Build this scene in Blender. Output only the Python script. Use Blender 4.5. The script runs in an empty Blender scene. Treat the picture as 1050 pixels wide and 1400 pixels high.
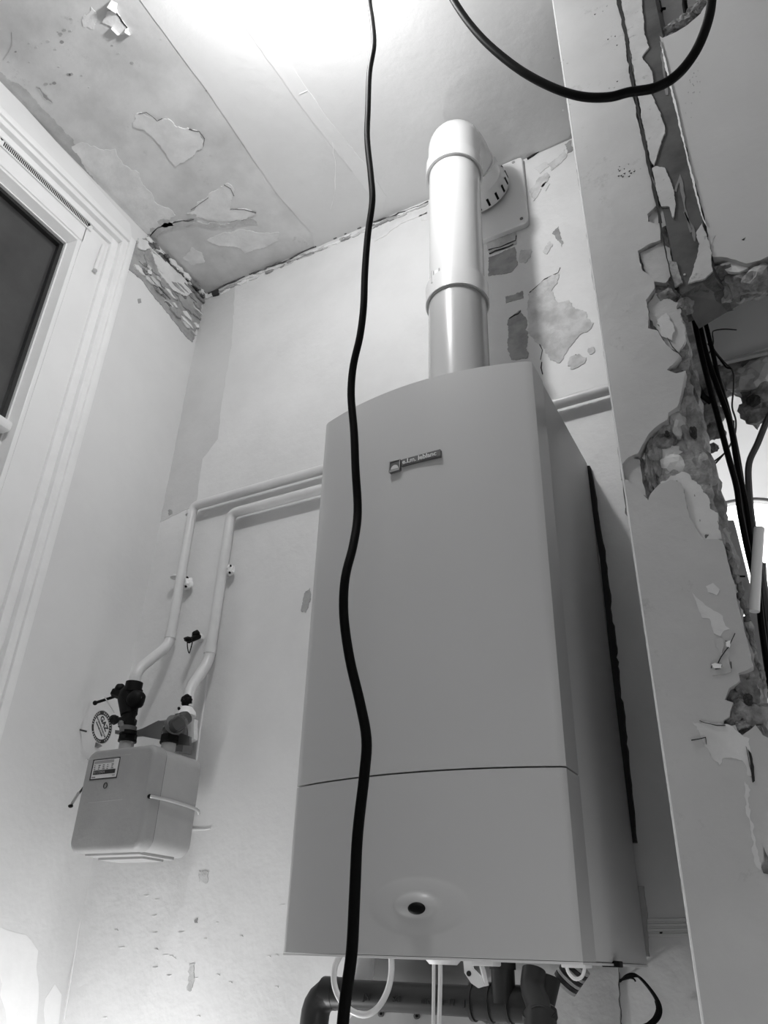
import bpy, bmesh, math, random
from mathutils import Vector, Matrix, noise
from mathutils.geometry import delaunay_2d_cdt
random.seed(7)
C = bpy.context.scene.collection
PI = math.pi
# ------------------------------------------------------------------ camera
CZ = 1.25                       # eye height above the floor; everything below is measured from the eye
F = 1063.0
def _fit(vz=(587, -1148), vx=(-1690, 1237)):
    z = Vector((vz[0]-525, vz[1]-700, F)).normalized()
    a = -Vector((vx[0]-525, vx[1]-700, F))
    x = (a - z*a.dot(z)).normalized()
    return x, z.cross(x), z
AX, AY, AZ = _fit()
RIGHT = Vector((AX[0], AY[0], AZ[0])); DOWN = Vector((AX[1], AY[1], AZ[1])); FWD = Vector((AX[2], AY[2], AZ[2]))
cam = bpy.data.cameras.new('camera'); cam_o = bpy.data.objects.new('camera', cam); C.objects.link(cam_o)
cam.sensor_fit = 'VERTICAL'; cam.sensor_height = 36; cam.lens = 36*F/1400; cam.clip_start = .02
M3 = Matrix((RIGHT, -DOWN, -FWD)).transposed()
cam_o.matrix_world = Matrix.Translation((0, 0, CZ)) @ M3.to_4x4()
bpy.context.scene.camera = cam_o
# ------------------------------------------------------------------ world, lamps, exposure
w = bpy.data.worlds.new('world'); bpy.context.scene.world = w; w.use_nodes = True
w.node_tree.nodes['Background'].inputs[0].default_value = (.02, .02, .02, 1)
w.node_tree.nodes['Background'].inputs[1].default_value = 1
vs = bpy.context.scene.view_settings
vs.view_transform = 'Standard'; vs.look = 'None'; vs.gamma = 1; vs.exposure = 0.32; vs.use_curve_mapping = False
def lamp(name, loc, watts, radius):
    l = bpy.data.lights.new(name, 'POINT'); l.energy = watts; l.shadow_soft_size = radius
    o = bpy.data.objects.new(name, l); C.objects.link(o); o.location = (loc[0], loc[1], loc[2]+CZ); return o
lamp('ceiling_bulb_light', (-.56, .50, 1.66), 12.8, .035)
lamp('low_right_light', (.12, .45, -.50), 3.6, .06)  # unseen low light below the view, right of the boiler
lamp('work_lamp_light', (-1.12, 1.04, -.55), 11, .05)
lamp('next_room_light', (-.02, 2.25, .70), 18, .06)
lamp('room_fill_light', (.9, -1.0, .9), 2, .25)  # added fill behind the camera

# ------------------------------------------------------------------ helpers
W = {}                                     # world place of every object, used at the end
def ray(px, py): return RIGHT*((px-525)/F) + DOWN*((py-700)/F) + FWD
def at(p, X=None, Y=None, Z=None):
    r = ray(*p)
    k = X/r.x if X is not None else (Y/r.y if Y is not None else Z/r.z)
    return r*k
MATS = {}
def mat(name, v, rough=.6, var=0., scale=6., bump=0., bscale=60., metal=0., spec=.5, spots=0., spot_v=.25, sscale=25., emit=0., coat=0.):
    if name in MATS: return MATS[name]
    m = bpy.data.materials.new(name); m.use_nodes = True; nt = m.node_tree; N = nt.nodes; L = nt.links
    b = N['Principled BSDF']
    b.inputs['Base Color'].default_value = (v, v, v, 1); b.inputs['Roughness'].default_value = rough
    b.inputs['Metallic'].default_value = metal; b.inputs['Specular IOR Level'].default_value = spec
    b.inputs['Coat Weight'].default_value = coat
    if emit:
        b.inputs['Emission Color'].default_value = (1, 1, 1, 1); b.inputs['Emission Strength'].default_value = emit
    g = N.new('ShaderNodeNewGeometry')
    last = None
    if var or spots:
        n = N.new('ShaderNodeTexNoise'); n.inputs['Scale'].default_value = scale; n.inputs['Detail'].default_value = 6; n.inputs['Roughness'].default_value = .6
        L.new(g.outputs['Position'], n.inputs['Vector'])
        r = N.new('ShaderNodeValToRGB'); e = r.color_ramp.elements
        lo, hi = v*(1-var), min(1, v*(1+var*.5))
        e[0].position = .35; e[0].color = (lo, lo, lo, 1); e[1].position = .62; e[1].color = (hi, hi, hi, 1)
        L.new(n.outputs['Fac'], r.inputs[0]); last = r.outputs[0]
    if spots:
        n2 = N.new('ShaderNodeTexNoise'); n2.inputs['Scale'].default_value = sscale; n2.inputs['Detail'].default_value = 8; n2.inputs['Roughness'].default_value = .75
        L.new(g.outputs['Position'], n2.inputs['Vector'])
        r2 = N.new('ShaderNodeValToRGB'); e = r2.color_ramp.elements
        e[0].position = .62-spots*.1; e[0].color = (0, 0, 0, 1); e[1].position = .68; e[1].color = (1, 1, 1, 1)
        L.new(n2.outputs['Fac'], r2.inputs[0])
        mx = N.new('ShaderNodeMix'); mx.data_type = 'RGBA'
        L.new(r2.outputs[0], mx.inputs[0]); L.new(last, mx.inputs[6]); mx.inputs[7].default_value = (spot_v, spot_v, spot_v, 1)
        last = mx.outputs[2]
    if last: L.new(last, b.inputs['Base Color'])
    if bump:
        n3 = N.new('ShaderNodeTexNoise'); n3.inputs['Scale'].default_value = bscale; n3.inputs['Detail'].default_value = 5
        L.new(g.outputs['Position'], n3.inputs['Vector'])
        bp = N.new('ShaderNodeBump'); bp.inputs['Strength'].default_value = bump; bp.inputs['Distance'].default_value = .004
        L.new(n3.outputs['Fac'], bp.inputs['Height']); L.new(bp.outputs[0], b.inputs['Normal'])
    MATS[name] = m; return m
M_wall = mat('wall paint', .74, .45, .07, 3.5, .35, 45)
M_wall_left = mat('left wall paint', .72, .5, .05, 3, .25, 45)
M_wall_band = mat('older wall paint', .62, .45, .06, 5, .35, 50)
M_ceiling = mat('ceiling paint', .64, .55, .16, 7, .3, 30, spots=.12, spot_v=.5, sscale=9)
M_ceiling_clean = mat('clean ceiling paint', .69, .5, .04, 4, .25, 40)
M_patch = mat('bared plaster', .60, .7, .22, 28, .6, 80, spots=.3, spot_v=.48, sscale=40)
M_patch_light = mat('peeled light coat', .74, .6, .10, 18, .4, 60)
M_patch_grey = mat('bared grey plaster', .36, .8, .25, 25, .5, 90)
M_damp = mat('damp stain', .50, .7, .22, 14, .4, 60)
M_dark = mat('dark crack filler', .03, .9, .3, 40)
M_crack = mat('grey hairline crack', .14, .9, .5, 60)
M_pillar = mat('partition paint', .51, .45, .08, 5, .3, 50, spots=.15, spot_v=.40, sscale=14)
M_under = mat('undercoat plaster', .47, .7, .12, 18, .35, 60)
M_under_light = mat('pale skim plaster', .64, .7, .10, 16, .35, 60)
M_rubble = mat('broken masonry', .22, .95, .5, 38, 1., 120, spots=.5, spot_v=.09, sscale=60)
M_rubble_light = mat('crumbled plaster', .33, .95, .45, 34, 1., 110, spots=.4, spot_v=.14, sscale=70)
M_post = mat('old painted timber', .085, .45, .4, 14, .25, 30, spec=.25)
M_post_end = mat('sawn timber end', .08, .9, .3, 60, .6, 140)
M_flake = mat('flaking pale paint', .50, .6, .12, 14, .35, 50, spots=.4, spot_v=.25, sscale=50)
M_gloss = mat('white gloss woodwork', .80, .3, .03, 6, .1, 40)
M_trim = mat('white painted moulding', .84, .4, .03, 20, .1, 60)
M_black = mat('black plastic', .005, .5, spec=.12)
M_blackm = mat('black valve body', .006, .5, spec=.15)
M_cable = mat('black cable sheath', .003, .5, .2, 30, spec=.08)
M_cable2 = mat('dark grey cable sheath', .03, .4)
M_boiler = mat('grey boiler enamel', .57, .3, coat=.2)
M_boiler_side = mat('grey boiler side enamel', .62, .35)
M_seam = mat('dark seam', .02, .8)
M_white = mat('white plastic', .82, .3)
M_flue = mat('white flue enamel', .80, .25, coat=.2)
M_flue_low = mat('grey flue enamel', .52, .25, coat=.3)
M_meter = mat('meter grey enamel', .34, .5, .05, 20, .15, 150)
M_meter2 = mat('meter body grey enamel', .40, .5, .05, 20, .15, 150)
M_label = mat('pale label', .62, .5)
M_ink = mat('black ink', .015, .6)
M_metal = mat('galvanised steel', .55, .35, .1, 20, metal=.6)
M_darkmetal = mat('dark bracket steel', .13, .5, .2, 20)
M_brass = mat('dark brass', .07, .25, metal=.3)
M_pipe = mat('painted pipe', .70, .3, .04, 25, .12, 60)
M_pvc = mat('dark grey waste plastic', .028, .42, spec=.3)
M_rubber = mat('window gasket', .015, .5)
M_glow = mat('glowing lamp shade', .9, .5, emit=3.5)
M_far = mat('next room paint', .80, .6, .03, 3)
M_floor = mat('grey floor', .35, .6, .2, 5)
M_vent = mat('vent slot', .02, .7)
M_tape = mat('seam tape', .72, .6, .03, 10, .2, 40)

def finish(bm, name, m, parent=None, smooth=False, label=None, kind=None):
    bmesh.ops.recalc_face_normals(bm, faces=bm.faces)
    me = bpy.data.meshes.new(name); bm.to_mesh(me); bm.free()
    vs_ = [v.co for v in me.vertices]
    c = Vector([(min(v[i] for v in vs_)+max(v[i] for v in vs_))/2 for i in range(3)])
    me.transform(Matrix.Translation(-c))
    if smooth:
        for p in me.polygons: p.use_smooth = True
        if smooth == 'auto': me.set_sharp_from_angle(angle=math.radians(38))
    for mm in (m if isinstance(m, (list, tuple)) else [m]): me.materials.append(mm)
    o = bpy.data.objects.new(name, me); C.objects.link(o); W[o] = c
    if parent: o.parent = parent
    if label: o['label'] = label
    if kind: o['kind'] = kind
    return o
def tag(o, label, cat, group=None):
    o['label'] = label; o['category'] = cat
    if group: o['group'] = group
    return o
def thing(name, loc, label=None, cat=None, group=None, kind=None):
    o = bpy.data.objects.new(name, None); C.objects.link(o); o.empty_display_size = .05; W[o] = Vector(loc)
    if label: tag(o, label, cat, group)
    if kind: o['kind'] = kind
    return o
def box(bm, a, b, bevel=0, seg=2):
    r = bmesh.ops.create_cube(bm, size=1)
    ce = [(a[i]+b[i])/2 for i in range(3)]; s = [abs(b[i]-a[i]) for i in range(3)]
    for v in r['verts']: v.co = Vector([ce[i]+v.co[i]*s[i] for i in range(3)])
    if bevel:
        es = list({e for v in r['verts'] for e in v.link_edges})
        bmesh.ops.bevel(bm, geom=es, offset=bevel, segments=seg, affect='EDGES', profile=.5)
def mbox(name, a, b, m, parent=None, bevel=0, seg=2, **k):
    bm = bmesh.new(); box(bm, a, b, bevel, seg); return finish(bm, name, m, parent, smooth='auto' if bevel else False, **k)
def smoothpath(pts, n=6):
    P = [Vector(p) for p in pts]
    if len(P) < 3: return P
    out = []
    for i in range(len(P)-1):
        p0 = P[i-1] if i else P[0]*2-P[1]; p1, p2 = P[i], P[i+1]; p3 = P[i+2] if i+2 < len(P) else P[-1]*2-P[-2]
        for k in range(n):
            t = k/n
            out.append(.5*((2*p1)+(-p0+p2)*t+(2*p0-5*p1+4*p2-p3)*t*t+(-p0+3*p1-3*p2+p3)*t*t*t))
    out.append(P[-1]); return out
def tube(bm, pts, r, n=12, smooth=0, caps=True):
    P = smoothpath(pts, smooth) if smooth else [Vector(p) for p in pts]
    rr = r if isinstance(r, (list, tuple)) else [r]*len(P)
    if len(rr) != len(P):
        rr = [rr[0]+(rr[-1]-rr[0])*i/(len(P)-1) for i in range(len(P))]
    t0 = (P[1]-P[0]).normalized(); up = Vector((0, 0, 1)) if abs(t0.z) < .9 else Vector((1, 0, 0))
    nrm = (up-t0*up.dot(t0)).normalized(); rings = []
    for i, p in enumerate(P):
        t = ((P[min(i+1, len(P)-1)]-P[max(i-1, 0)])).normalized()
        nrm = (nrm-t*nrm.dot(t)).normalized(); bi = t.cross(nrm)
        rings.append([bm.verts.new(p+(nrm*math.cos(2*PI*k/n)+bi*math.sin(2*PI*k/n))*rr[i]) for k in range(n)])
    for a, b in zip(rings, rings[1:]):
        for k in range(n): bm.faces.new((a[k], a[(k+1) % n], b[(k+1) % n], b[k]))
    if caps: bm.faces.new(rings[0][::-1]); bm.faces.new(rings[-1])
def mtube(name, pts, r, m, parent=None, n=12, smooth=0, **k):
    bm = bmesh.new(); tube(bm, pts, r, n, smooth); return finish(bm, name, m, parent, smooth='auto', **k)
def bend(a, b, c, rad, n=6):
    """points rounding the corner b"""
    a, b, c = Vector(a), Vector(b), Vector(c)
    u = (a-b).normalized(); v = (c-b).normalized(); p = b+u*rad; q = b+v*rad
    return [p*(1-t)**2+b*2*t*(1-t)+q*t*t for t in [i/n for i in range(n+1)]]
def bentpath(pts, rad):
    out = [Vector(pts[0])]
    for i in range(1, len(pts)-1): out += bend(pts[i-1], pts[i], pts[i+1], rad)
    out.append(Vector(pts[-1])); return out
def disc_ring(bm, c, r, axis, depth, n=28, hexa=False):
    c = Vector(c); axis = Vector(axis).normalized()
    tube(bm, [c-axis*depth/2, c+axis*depth/2], r, 6 if hexa else n)
def jag(pts, amp, step):
    if amp > .0015 and step < .015: return _jag(_jag(_jag(pts, amp*1.3, step*2), amp*.9, step*.8), amp*.5, step*.3)
    if amp > .0004 and step < .015: return _jag(_jag(pts, amp*1.2, step*1.6), amp*.7, step*.45)
    return _jag(pts, amp, step)
def _jag(pts, amp, step):
    """rough outline: points (u,v) subdivided and shaken"""
    out = []
    n = len(pts)
    for i in range(n):
        a = Vector(pts[i]).to_2d(); b = Vector(pts[(i+1) % n]).to_2d(); d = b-a; L = d.length
        k = max(1, int(L/step)); nv = Vector((-d.y, d.x))/(L+1e-9)
        for j in range(k):
            p = a+d*(j/k)
            if j: p += nv*random.uniform(-amp, amp)+d.normalized()*random.uniform(-.3, .3)*L/k
            out.append(p)
    return out
def slab(name, pts, m, parent=None, X=None, Y=None, Z=None, t=.002, amp=.0015, step=.008, dirn=None, **k):
    """a real plate of thickness t lying on the plane X= / Y= / Z=; pts are picture points or ('w',u,v) plane points"""
    uv = []
    for p in pts:
        if p[0] == 'w': uv.append((p[1], p[2])); continue
        q = at(p, X=X, Y=Y, Z=Z)
        uv.append((q.y, q.z) if X is not None else ((q.x, q.z) if Y is not None else (q.x, q.y)))
    uv = jag(uv, amp, step) if amp else [Vector(p) for p in uv]
    def w3(u, v, d):
        if X is not None: return Vector((X+d, u, v))
        if Y is not None: return Vector((u, Y-d, v))
        return Vector((u, v, Z-d))
    bm = bmesh.new()
    cv, _, cf = delaunay_2d_cdt([Vector(p) for p in uv], [], [list(range(len(uv)))], 1, 1e-6)[:3]
    vv = [bm.verts.new(w3(p.x, p.y, 0)) for p in cv]
    fs = [bm.faces.new([vv[i] for i in f]) for f in cf]
    for v in [v for v in bm.verts if not v.link_faces]: bm.verts.remove(v)
    r = bmesh.ops.extrude_face_region(bm, geom=fs); nv = [g for g in r['geom'] if isinstance(g, bmesh.types.BMVert)]
    off = w3(0, 0, t)-w3(0, 0, 0)
    for v in nv: v.co += off
    bmesh.ops.triangulate(bm, faces=[f for f in bm.faces if len(f.verts) > 4], ngon_method='EAR_CLIP')
    return finish(bm, name, m, parent, **k)
def lump(name, c, r, m, parent=None, sq=(1, 1, 1), seed=0, amp=.35, sub=3, **k):
    bm = bmesh.new(); bmesh.ops.create_icosphere(bm, subdivisions=sub, radius=1)
    c = Vector(c)
    for v in bm.verts:
        d = 1+amp*noise.noise(v.co*1.3+Vector((seed, seed*.7, 0)))+amp*.6*noise.noise(v.co*4+Vector((seed, 3, 0)))
        v.co = Vector([v.co[i]*d*r*sq[i] for i in range(3)])+c
    return finish(bm, name, m, parent, **k)
def rough_column(name, rows, m, parent=None, amp=.004, freq=60, dx=.006, **k):
    """rows: (z, x0, x1, y0, y1) – closed prism with a broken, shaken skin"""
    bm = bmesh.new(); rings = []
    rows = sorted(rows); zs = []
    z = rows[0][0]
    while z < rows[-1][0]: zs.append(z); z += dx
    zs.append(rows[-1][0])
    def lerp(z):
        for a, b in zip(rows, rows[1:]):
            if a[0] <= z <= b[0]+1e-9:
                t = (z-a[0])/(b[0]-a[0]+1e-9); return [a[i]+(b[i]-a[i])*t for i in range(1, 5)]
    r0 = rows[0]; nx = max(3, int((r0[2]-r0[1])/dx)); ny = max(3, int((r0[4]-r0[3])/(dx*1.6)))
    for z in zs:
        x0, x1, y0, y1 = lerp(z); ring = []
        loop = [(x0+(x1-x0)*i/nx, y0) for i in range(nx)]+[(x1, y0+(y1-y0)*i/ny) for i in range(ny)]+[(x1-(x1-x0)*i/nx, y1) for i in range(nx)]+[(x0, y1-(y1-y0)*i/ny) for i in range(ny)]
        for x, y in loop:
            p = Vector((x, y, z)); d = noise.noise_vector(p*freq)*amp+noise.noise_vector(p*freq*.3)*amp*1.2
            ring.append(bm.verts.new(p+Vector((d.x, d.y, d.z*.3))))
        rings.append(ring)
    for a, b in zip(rings, rings[1:]):
        n = len(a)
        for i in range(n): bm.faces.new((a[i], a[(i+1) % n], b[(i+1) % n], b[i]))
    bm.faces.new(rings[0][::-1]); bm.faces.new(rings[-1])
    return finish(bm, name, m, parent, **k)
def text(name, s, origin, xdir, ydir, size, m, parent, depth=.0004, align='LEFT', bold=0, **k):
    cu = bpy.data.curves.new(name, 'FONT'); cu.body = s; cu.size = size; cu.extrude = depth; cu.align_x = align; cu.align_y = 'CENTER'; cu.resolution_u = 3; cu.offset = bold
    to = bpy.data.objects.new(name, cu); C.objects.link(to)
    dg = bpy.context.evaluated_depsgraph_get(); me = bpy.data.meshes.new_from_object(to.evaluated_get(dg))
    bpy.data.objects.remove(to); bpy.data.curves.remove(cu)
    x = Vector(xdir).normalized(); y = Vector(ydir).normalized(); z = x.cross(y)
    me.transform(Matrix.Translation(Vector(origin)) @ Matrix((x, y, z)).transposed().to_4x4())
    bm = bmesh.new(); bm.from_mesh(me); bpy.data.meshes.remove(me)
    return finish(bm, name, m, parent, **k)
XD, ZD, YD = Vector((1, 0, 0)), Vector((0, 0, 1)), Vector((0, 1, 0))

# ================================================================== THE ROOM SHELL
B, LX, ZC, FL = 1.31, -1.42, 1.845, -CZ        # back wall, left wall, ceiling, floor
def st(o): o['kind'] = 'structure'; return o
floor = st(mbox('floor', (-2.0, -2.0, FL-.1), (2.2, 3.2, FL), M_floor))
ceiling = st(mbox('ceiling', (-1.6, -2.0, ZC), (2.2, 3.2, ZC+.1), M_ceiling))
wall_back = st(mbox('wall_back', (-1.6, B, FL), (-.06, B+.14, ZC), M_wall))
# left wall with the window opening
WY0, WY1, WZ1 = -.25, .93, 1.70
bm = bmesh.new()
box(bm, (LX-.18, WY1, FL), (LX, B, ZC)); box(bm, (LX-.18, -2, FL), (LX, WY0, ZC)); box(bm, (LX-.18, WY0, WZ1), (LX, WY1, ZC))
wall_left = st(finish(bm, 'wall_left', M_wall_left))
wall_front = st(mbox('wall_front', (-1.6, -1.75, FL), (2.0, -1.6, ZC), M_wall))
bm = bmesh.new(); box(bm, (1.6, -1.6, FL), (1.7, .9, ZC)); box(bm, (1.0, .9, FL), (1.7, 1.04, ZC))
wall_right = st(finish(bm, 'wall_right', M_wall))
bm = bmesh.new()
box(bm, (-1.0, 2.7, FL), (1.5, 2.8, ZC)); box(bm, (-.9, B+.14, FL), (-.8, 2.7, ZC)); box(bm, (1.3, 1.04, FL), (1.4, 2.7, ZC))
st(finish(bm, 'wall_next_room', M_far))

# ---- left wall woodwork: window_1
win = thing('window_1', (LX, .34, FL), kind='structure')
def ringframe(name, y0, y1, z0, z1, wl, x0, x1, m, bevel=0, **k):
    """upright and head of a frame in the left wall: members of width wl inside y0..y1, up to z1"""
    bm = bmesh.new()
    box(bm, (x0, y1-wl, z0), (x1, y1, z1), bevel); box(bm, (x0, y0, z0), (x1, y0+wl, z1), bevel); box(bm, (x0, y0+wl-.002, z1-wl), (x1, y1-wl+.002, z1), bevel)
    return finish(bm, name, m, win, **k)
ZB = FL+.02
# fixed frame
ringframe('frame', WY0, .935, ZB, 1.70, .082, LX-.10, LX+.004, M_gloss)
# casement: separated from the frame by a fine dark gap
ringframe('gap_shadow_strip', WY0+.08, .856, ZB, 1.625, .006, LX-.05, LX-.001, M_seam)
ringframe('casement', WY0+.084, .853, ZB, 1.621, .012, LX-.06, LX+.004, M_gloss, bevel=.0015)
bm = bmesh.new()
# sloped glazing rebate
def slope(bm, y0, y1, z1, w1, xa, xb):
    for s in (0, 1):
        yo = y1 if s else y0; yi = y1-w1 if s else y0+w1
        a = [bm.verts.new(p) for p in ((xa, yo, ZB), (xb, yi, ZB), (xb, yi, z1-w1), (xa, yo, z1))]; bm.faces.new(a)
    a = [bm.verts.new(p) for p in ((xa, y0, z1), (xb, y0+w1, z1-w1), (xb, y1-w1, z1-w1), (xa, y1, z1))]; bm.faces.new(a)
slope(bm, WY0+.096, .841, 1.609, .011, LX+.003, LX-.022)
o = finish(bm, 'glazing_slope', M_gloss, win)
ringframe('glazing_bead', WY0+.106, .831, ZB, 1.599, .004, LX-.04, LX-.018, M_white)
ringframe('gasket', WY0+.11, .827, ZB, 1.595, .010, LX-.042, LX-.027, M_rubber)
mbox('glass', (LX-.046, WY0+.1, ZB), (LX-.040, .825, 1.593), mat('night glass', .055, .12, .25, 4, spec=.6), win)
mbox('glazing_bar', (LX-.04, WY0+.11, .985), (LX+.008, .83, 1.010), M_gloss, win, bevel=.006)
# louvres reflected/standing outside, seen low in the glass
for i in range(4):
    mbox('shutter_slat', (LX-.0405, .785-.018*i, 1.07-.004*i), (LX-.0385, .793-.018*i, 1.105-.004*i), M_vent, win)
# moulded architrave in steps
tr = thing('trim_1', (LX, .96, FL), kind='structure')
def arch(name, yo, w_, zt, x1, m):
    bm = bmesh.new()
    box(bm, (LX-.004, yo-w_, ZB), (x1, yo, zt), .002); box(bm, (LX-.004, -.32, zt-w_), (x1, yo-w_+.001, zt), .002)
    return finish(bm, name, m, tr, smooth='auto')
arch('moulding_outer', .994, .020, 1.748, LX+.030, M_trim)
arch('moulding_middle', .975, .016, 1.729, LX+.023, M_trim)
arch('moulding_bead', .960, .008, 1.714, LX+.028, M_trim)
arch('moulding_inner', .953, .022, 1.707, LX+.014, M_trim)
# head board between moulding and ceiling
slab('lintel_board', [(0, 112), (176, 307), (179, 330), (165, 330), (0, 166), (-60, 106), (-60, 46)], M_gloss, wall_left, X=LX, t=.006, amp=0)
# trickle vent: body with slots one by one
vent = thing('window_vent', at((60, 255), X=LX+.004), 'long slotted trickle vent along the top of the white window frame', 'vent')
ya, yb = at((2, 198), X=LX).y, at((119, 309), X=LX).y
mbox('vent_body', (LX+.004, ya-.10, 1.668), (LX+.009, yb+.012, 1.700), M_white, vent, bevel=.002)
bm0 = bmesh.new(); box(bm0, (0, 0, 0), (.0012, .0026, .017)); me_slot = None
nsl = 58
for i in range(nsl):
    y = ya+(yb-.005-ya)*i/(nsl-1)
    if me_slot is None:
        o = mbox('slot', (LX+.0088, y, 1.671), (LX+.0096, y+.0029, 1.696), M_vent, vent); me_slot = o
    else:
        o = me_slot.copy(); C.objects.link(o); W[o] = W[me_slot]+Vector((0, y-ya, 0))
for p in ((3, 190), (122, 307)):
    q = at(p, X=LX+.010); bm = bmesh.new(); disc_ring(bm, (LX+.010, q.y, q.z), .0034, XD, .002, 12); finish(bm, 'screw', M_vent, vent)
# hinge knuckle on the frame
a, b = at((130, 369), X=LX+.012), at((142, 336), X=LX+.012)
mtube('hinge', [a, b], .006, M_gloss, win, n=10)
bm = bmesh.new(); disc_ring(bm, a-Vector((0, 0, .002)), .0062, ZD, .003, 10); finish(bm, 'hinge_pin', M_metal, win)

# ---- peeled strip on the left wall, under the ceiling
base = slab('bared_masonry', [(177, 333), (201, 323), (278, 401), (273, 436), (263, 468), (250, 455), (232, 432), (206, 400), (190, 380), (174, 368)], M_patch_grey, wall_left, X=LX, t=.002, amp=.003)
random.seed(11)
for i in range(60):
    t = random.random(); s = random.random()**.8*random.choice((1, 1, .9))
    top = Vector((200+78*t, 326+77*t)); bot = Vector((177+88*t, 362+108*t)); c = top.lerp(bot, s)
    L = random.uniform(8, 26); wd = random.uniform(1.2, 4); u = Vector((.7, .72)); v = Vector((-.5, .86)); c = c if s < .9 else top.lerp(bot, .85)
    pl = [tuple(c+u*a+v*b) for a, b in ((-L/2, random.uniform(-1, 1)), (-L/4, -wd*random.random()), (L/3, -wd*random.random()), (L/2, random.uniform(-1, 1)), (L/4, wd*random.random()), (-L/4, wd*.6))]
    slab('plaster_chip', pl, random.choice((M_patch_light, M_patch, M_rubble, M_patch_grey, M_rubble_light)), wall_left, X=LX+.0015, t=random.uniform(.002, .008), amp=.0009, step=.005)
for pl in ([(205, 345), (222, 352), (250, 380), (262, 402), (255, 405), (236, 398), (215, 372)], [(188, 326), (203, 330), (207, 340), (196, 343), (186, 338)]):
    slab('plaster_chip', pl, M_patch_light, wall_left, X=LX+.001, t=.006, amp=.003, step=.006)
for pl in ([(196, 352), (214, 352), (220, 378), (208, 372)], [(238, 400), (262, 412), (268, 434), (250, 420)]):
    slab('plaster_chip', pl, M_patch_grey, wall_left, X=LX+.001, t=.004, amp=.003, step=.006)
for i in range(15):    # dark voids along the cove
    t = random.random(); c = Vector((201+78*t, 331+76*t)); L = random.uniform(1.5, 5.5); h = random.uniform(.8, 2.6)
    slab('dark_crevice', [(c.x-L, c.y-L-h), (c.x+L, c.y+L-h), (c.x+L*.6, c.y+L+h), (c.x-L*.8, c.y-L*.5+h)], random.choice((M_dark, M_crack, M_seam)), wall_left, X=LX+.002, t=random.uniform(.004, .010), amp=.0015, step=.004)
for i in range(26):    # crumbs of plaster hanging in the cove
    t = random.random(); c = Vector((200+80*t, 327+80*t)); L = random.uniform(2, 7)
    slab('plaster_chip', [(c.x-L, c.y-L), (c.x+L*.2, c.y-L*.2-2), (c.x+L, c.y+L), (c.x-L*.3, c.y+2)], random.choice((M_patch_light, M_trim, M_rubble)), wall_left, X=LX+.002, t=random.uniform(.004, .014), amp=.0015, step=.005)
slab('dark_crevice', [(170, 368), (173, 361), (175, 372), (171, 374)], M_dark, wall_left, X=LX, t=.001, amp=.001, step=.004)
slab('paint_chip', [(188, 409), (192, 408), (193, 414), (189, 415)], M_patch_grey, wall_left, X=LX, t=.001, amp=.0005)
# vertical corner crack
for (a, b) in (((262, 472), (258, 492)), ((258, 492), (225, 660)), ((225, 660), (204, 765))):
    mtube('corner_caulk', [at(a, Y=B-.001), at(b, Y=B-.001)], .0022, M_trim, wall_back, n=6)
# older paint band and patches on the back wall
slab('paint_and_light_patch', [('w', -1.419, 1.84), (322, 385), (317, 467), (302, 560), (298, 600), (277, 627), (268, 690), ('w', -1.419, 1.0)], M_wall_band, wall_back, Y=B, t=.0006, amp=.002, step=.02)
for pl, m in [
    ([(412, 836), (416, 812), (424, 804), (425, 815), (421, 832), (418, 838)], M_patch_grey),
    ([(230, 698), (235, 697), (236, 703), (231, 705)], M_patch_grey),
    ([(272, 1190), (286, 1192), (283, 1208), (272, 1206)], M_patch),
    ([(259, 1318), (267, 1316), (266, 1340), (260, 1356), (256, 1354)], M_patch),
    ([(266, 1258), (270, 1255), (270, 1262), (267, 1262)], M_patch_grey),
    # right-hand bared areas beside the flue
    ([(665, 330), (700, 320), (706, 318), (706, 334), (668, 346)], M_patch),
    ([(668, 352), (704, 338), (708, 362), (700, 372), (668, 378)], M_patch_grey),
    ([(691, 406), (714, 398), (716, 408), (692, 415)], M_patch_grey),
    ([(694, 438), (712, 424), (720, 436), (721, 490), (699, 492), (694, 470)], M_patch_grey),
    ([(712, 342), (727, 341), (726, 350), (718, 360), (710, 358)], M_patch),
    ([(722, 403), (740, 386), (756, 376), (765, 375), (762, 388), (754, 398), (765, 414), (778, 410), (786, 422), (800, 426), (804, 436), (812, 442), (806, 452), (792, 458), (783, 470), (774, 484), (765, 497), (752, 492), (745, 480), (735, 470), (722, 455), (722, 430)], M_patch),
    ([(776, 497), (780, 488), (791, 484), (802, 489), (800, 497), (790, 503), (780, 505)], M_patch),
    ([(804, 476), (812, 474), (814, 481), (807, 485)], M_patch),
    ([(724, 262), (735, 245), (748, 236), (752, 242), (742, 256), (730, 275)], M_patch),
    ([(750, 225), (764, 214), (772, 205), (775, 215), (765, 225), (754, 234)], M_patch),
    ([(730, 230), (745, 222), (752, 226), (738, 238)], M_patch_light),
    ([(740, 255), (746, 248), (752, 252), (746, 262)], M_patch_light),
    ([(755, 320), (764, 310), (770, 330), (768, 338), (762, 328)], M_patch_grey),
    ([(772, 198), (781, 192), (783, 206), (776, 210)], M_patch_grey),
    ([(742, 345), (752, 330), (756, 334), (748, 348)], M_patch)]:
    slab('bared_patch', pl, m, wall_back, Y=B, t=.0012, amp=.0025, step=.007)
None if True else slab('paint_rim', [(573, 401), (757, 367), (764, 374), (740, 386)], M_patch_light, wall_back, Y=B, t=.0005, amp=.001) if False else None
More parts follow.
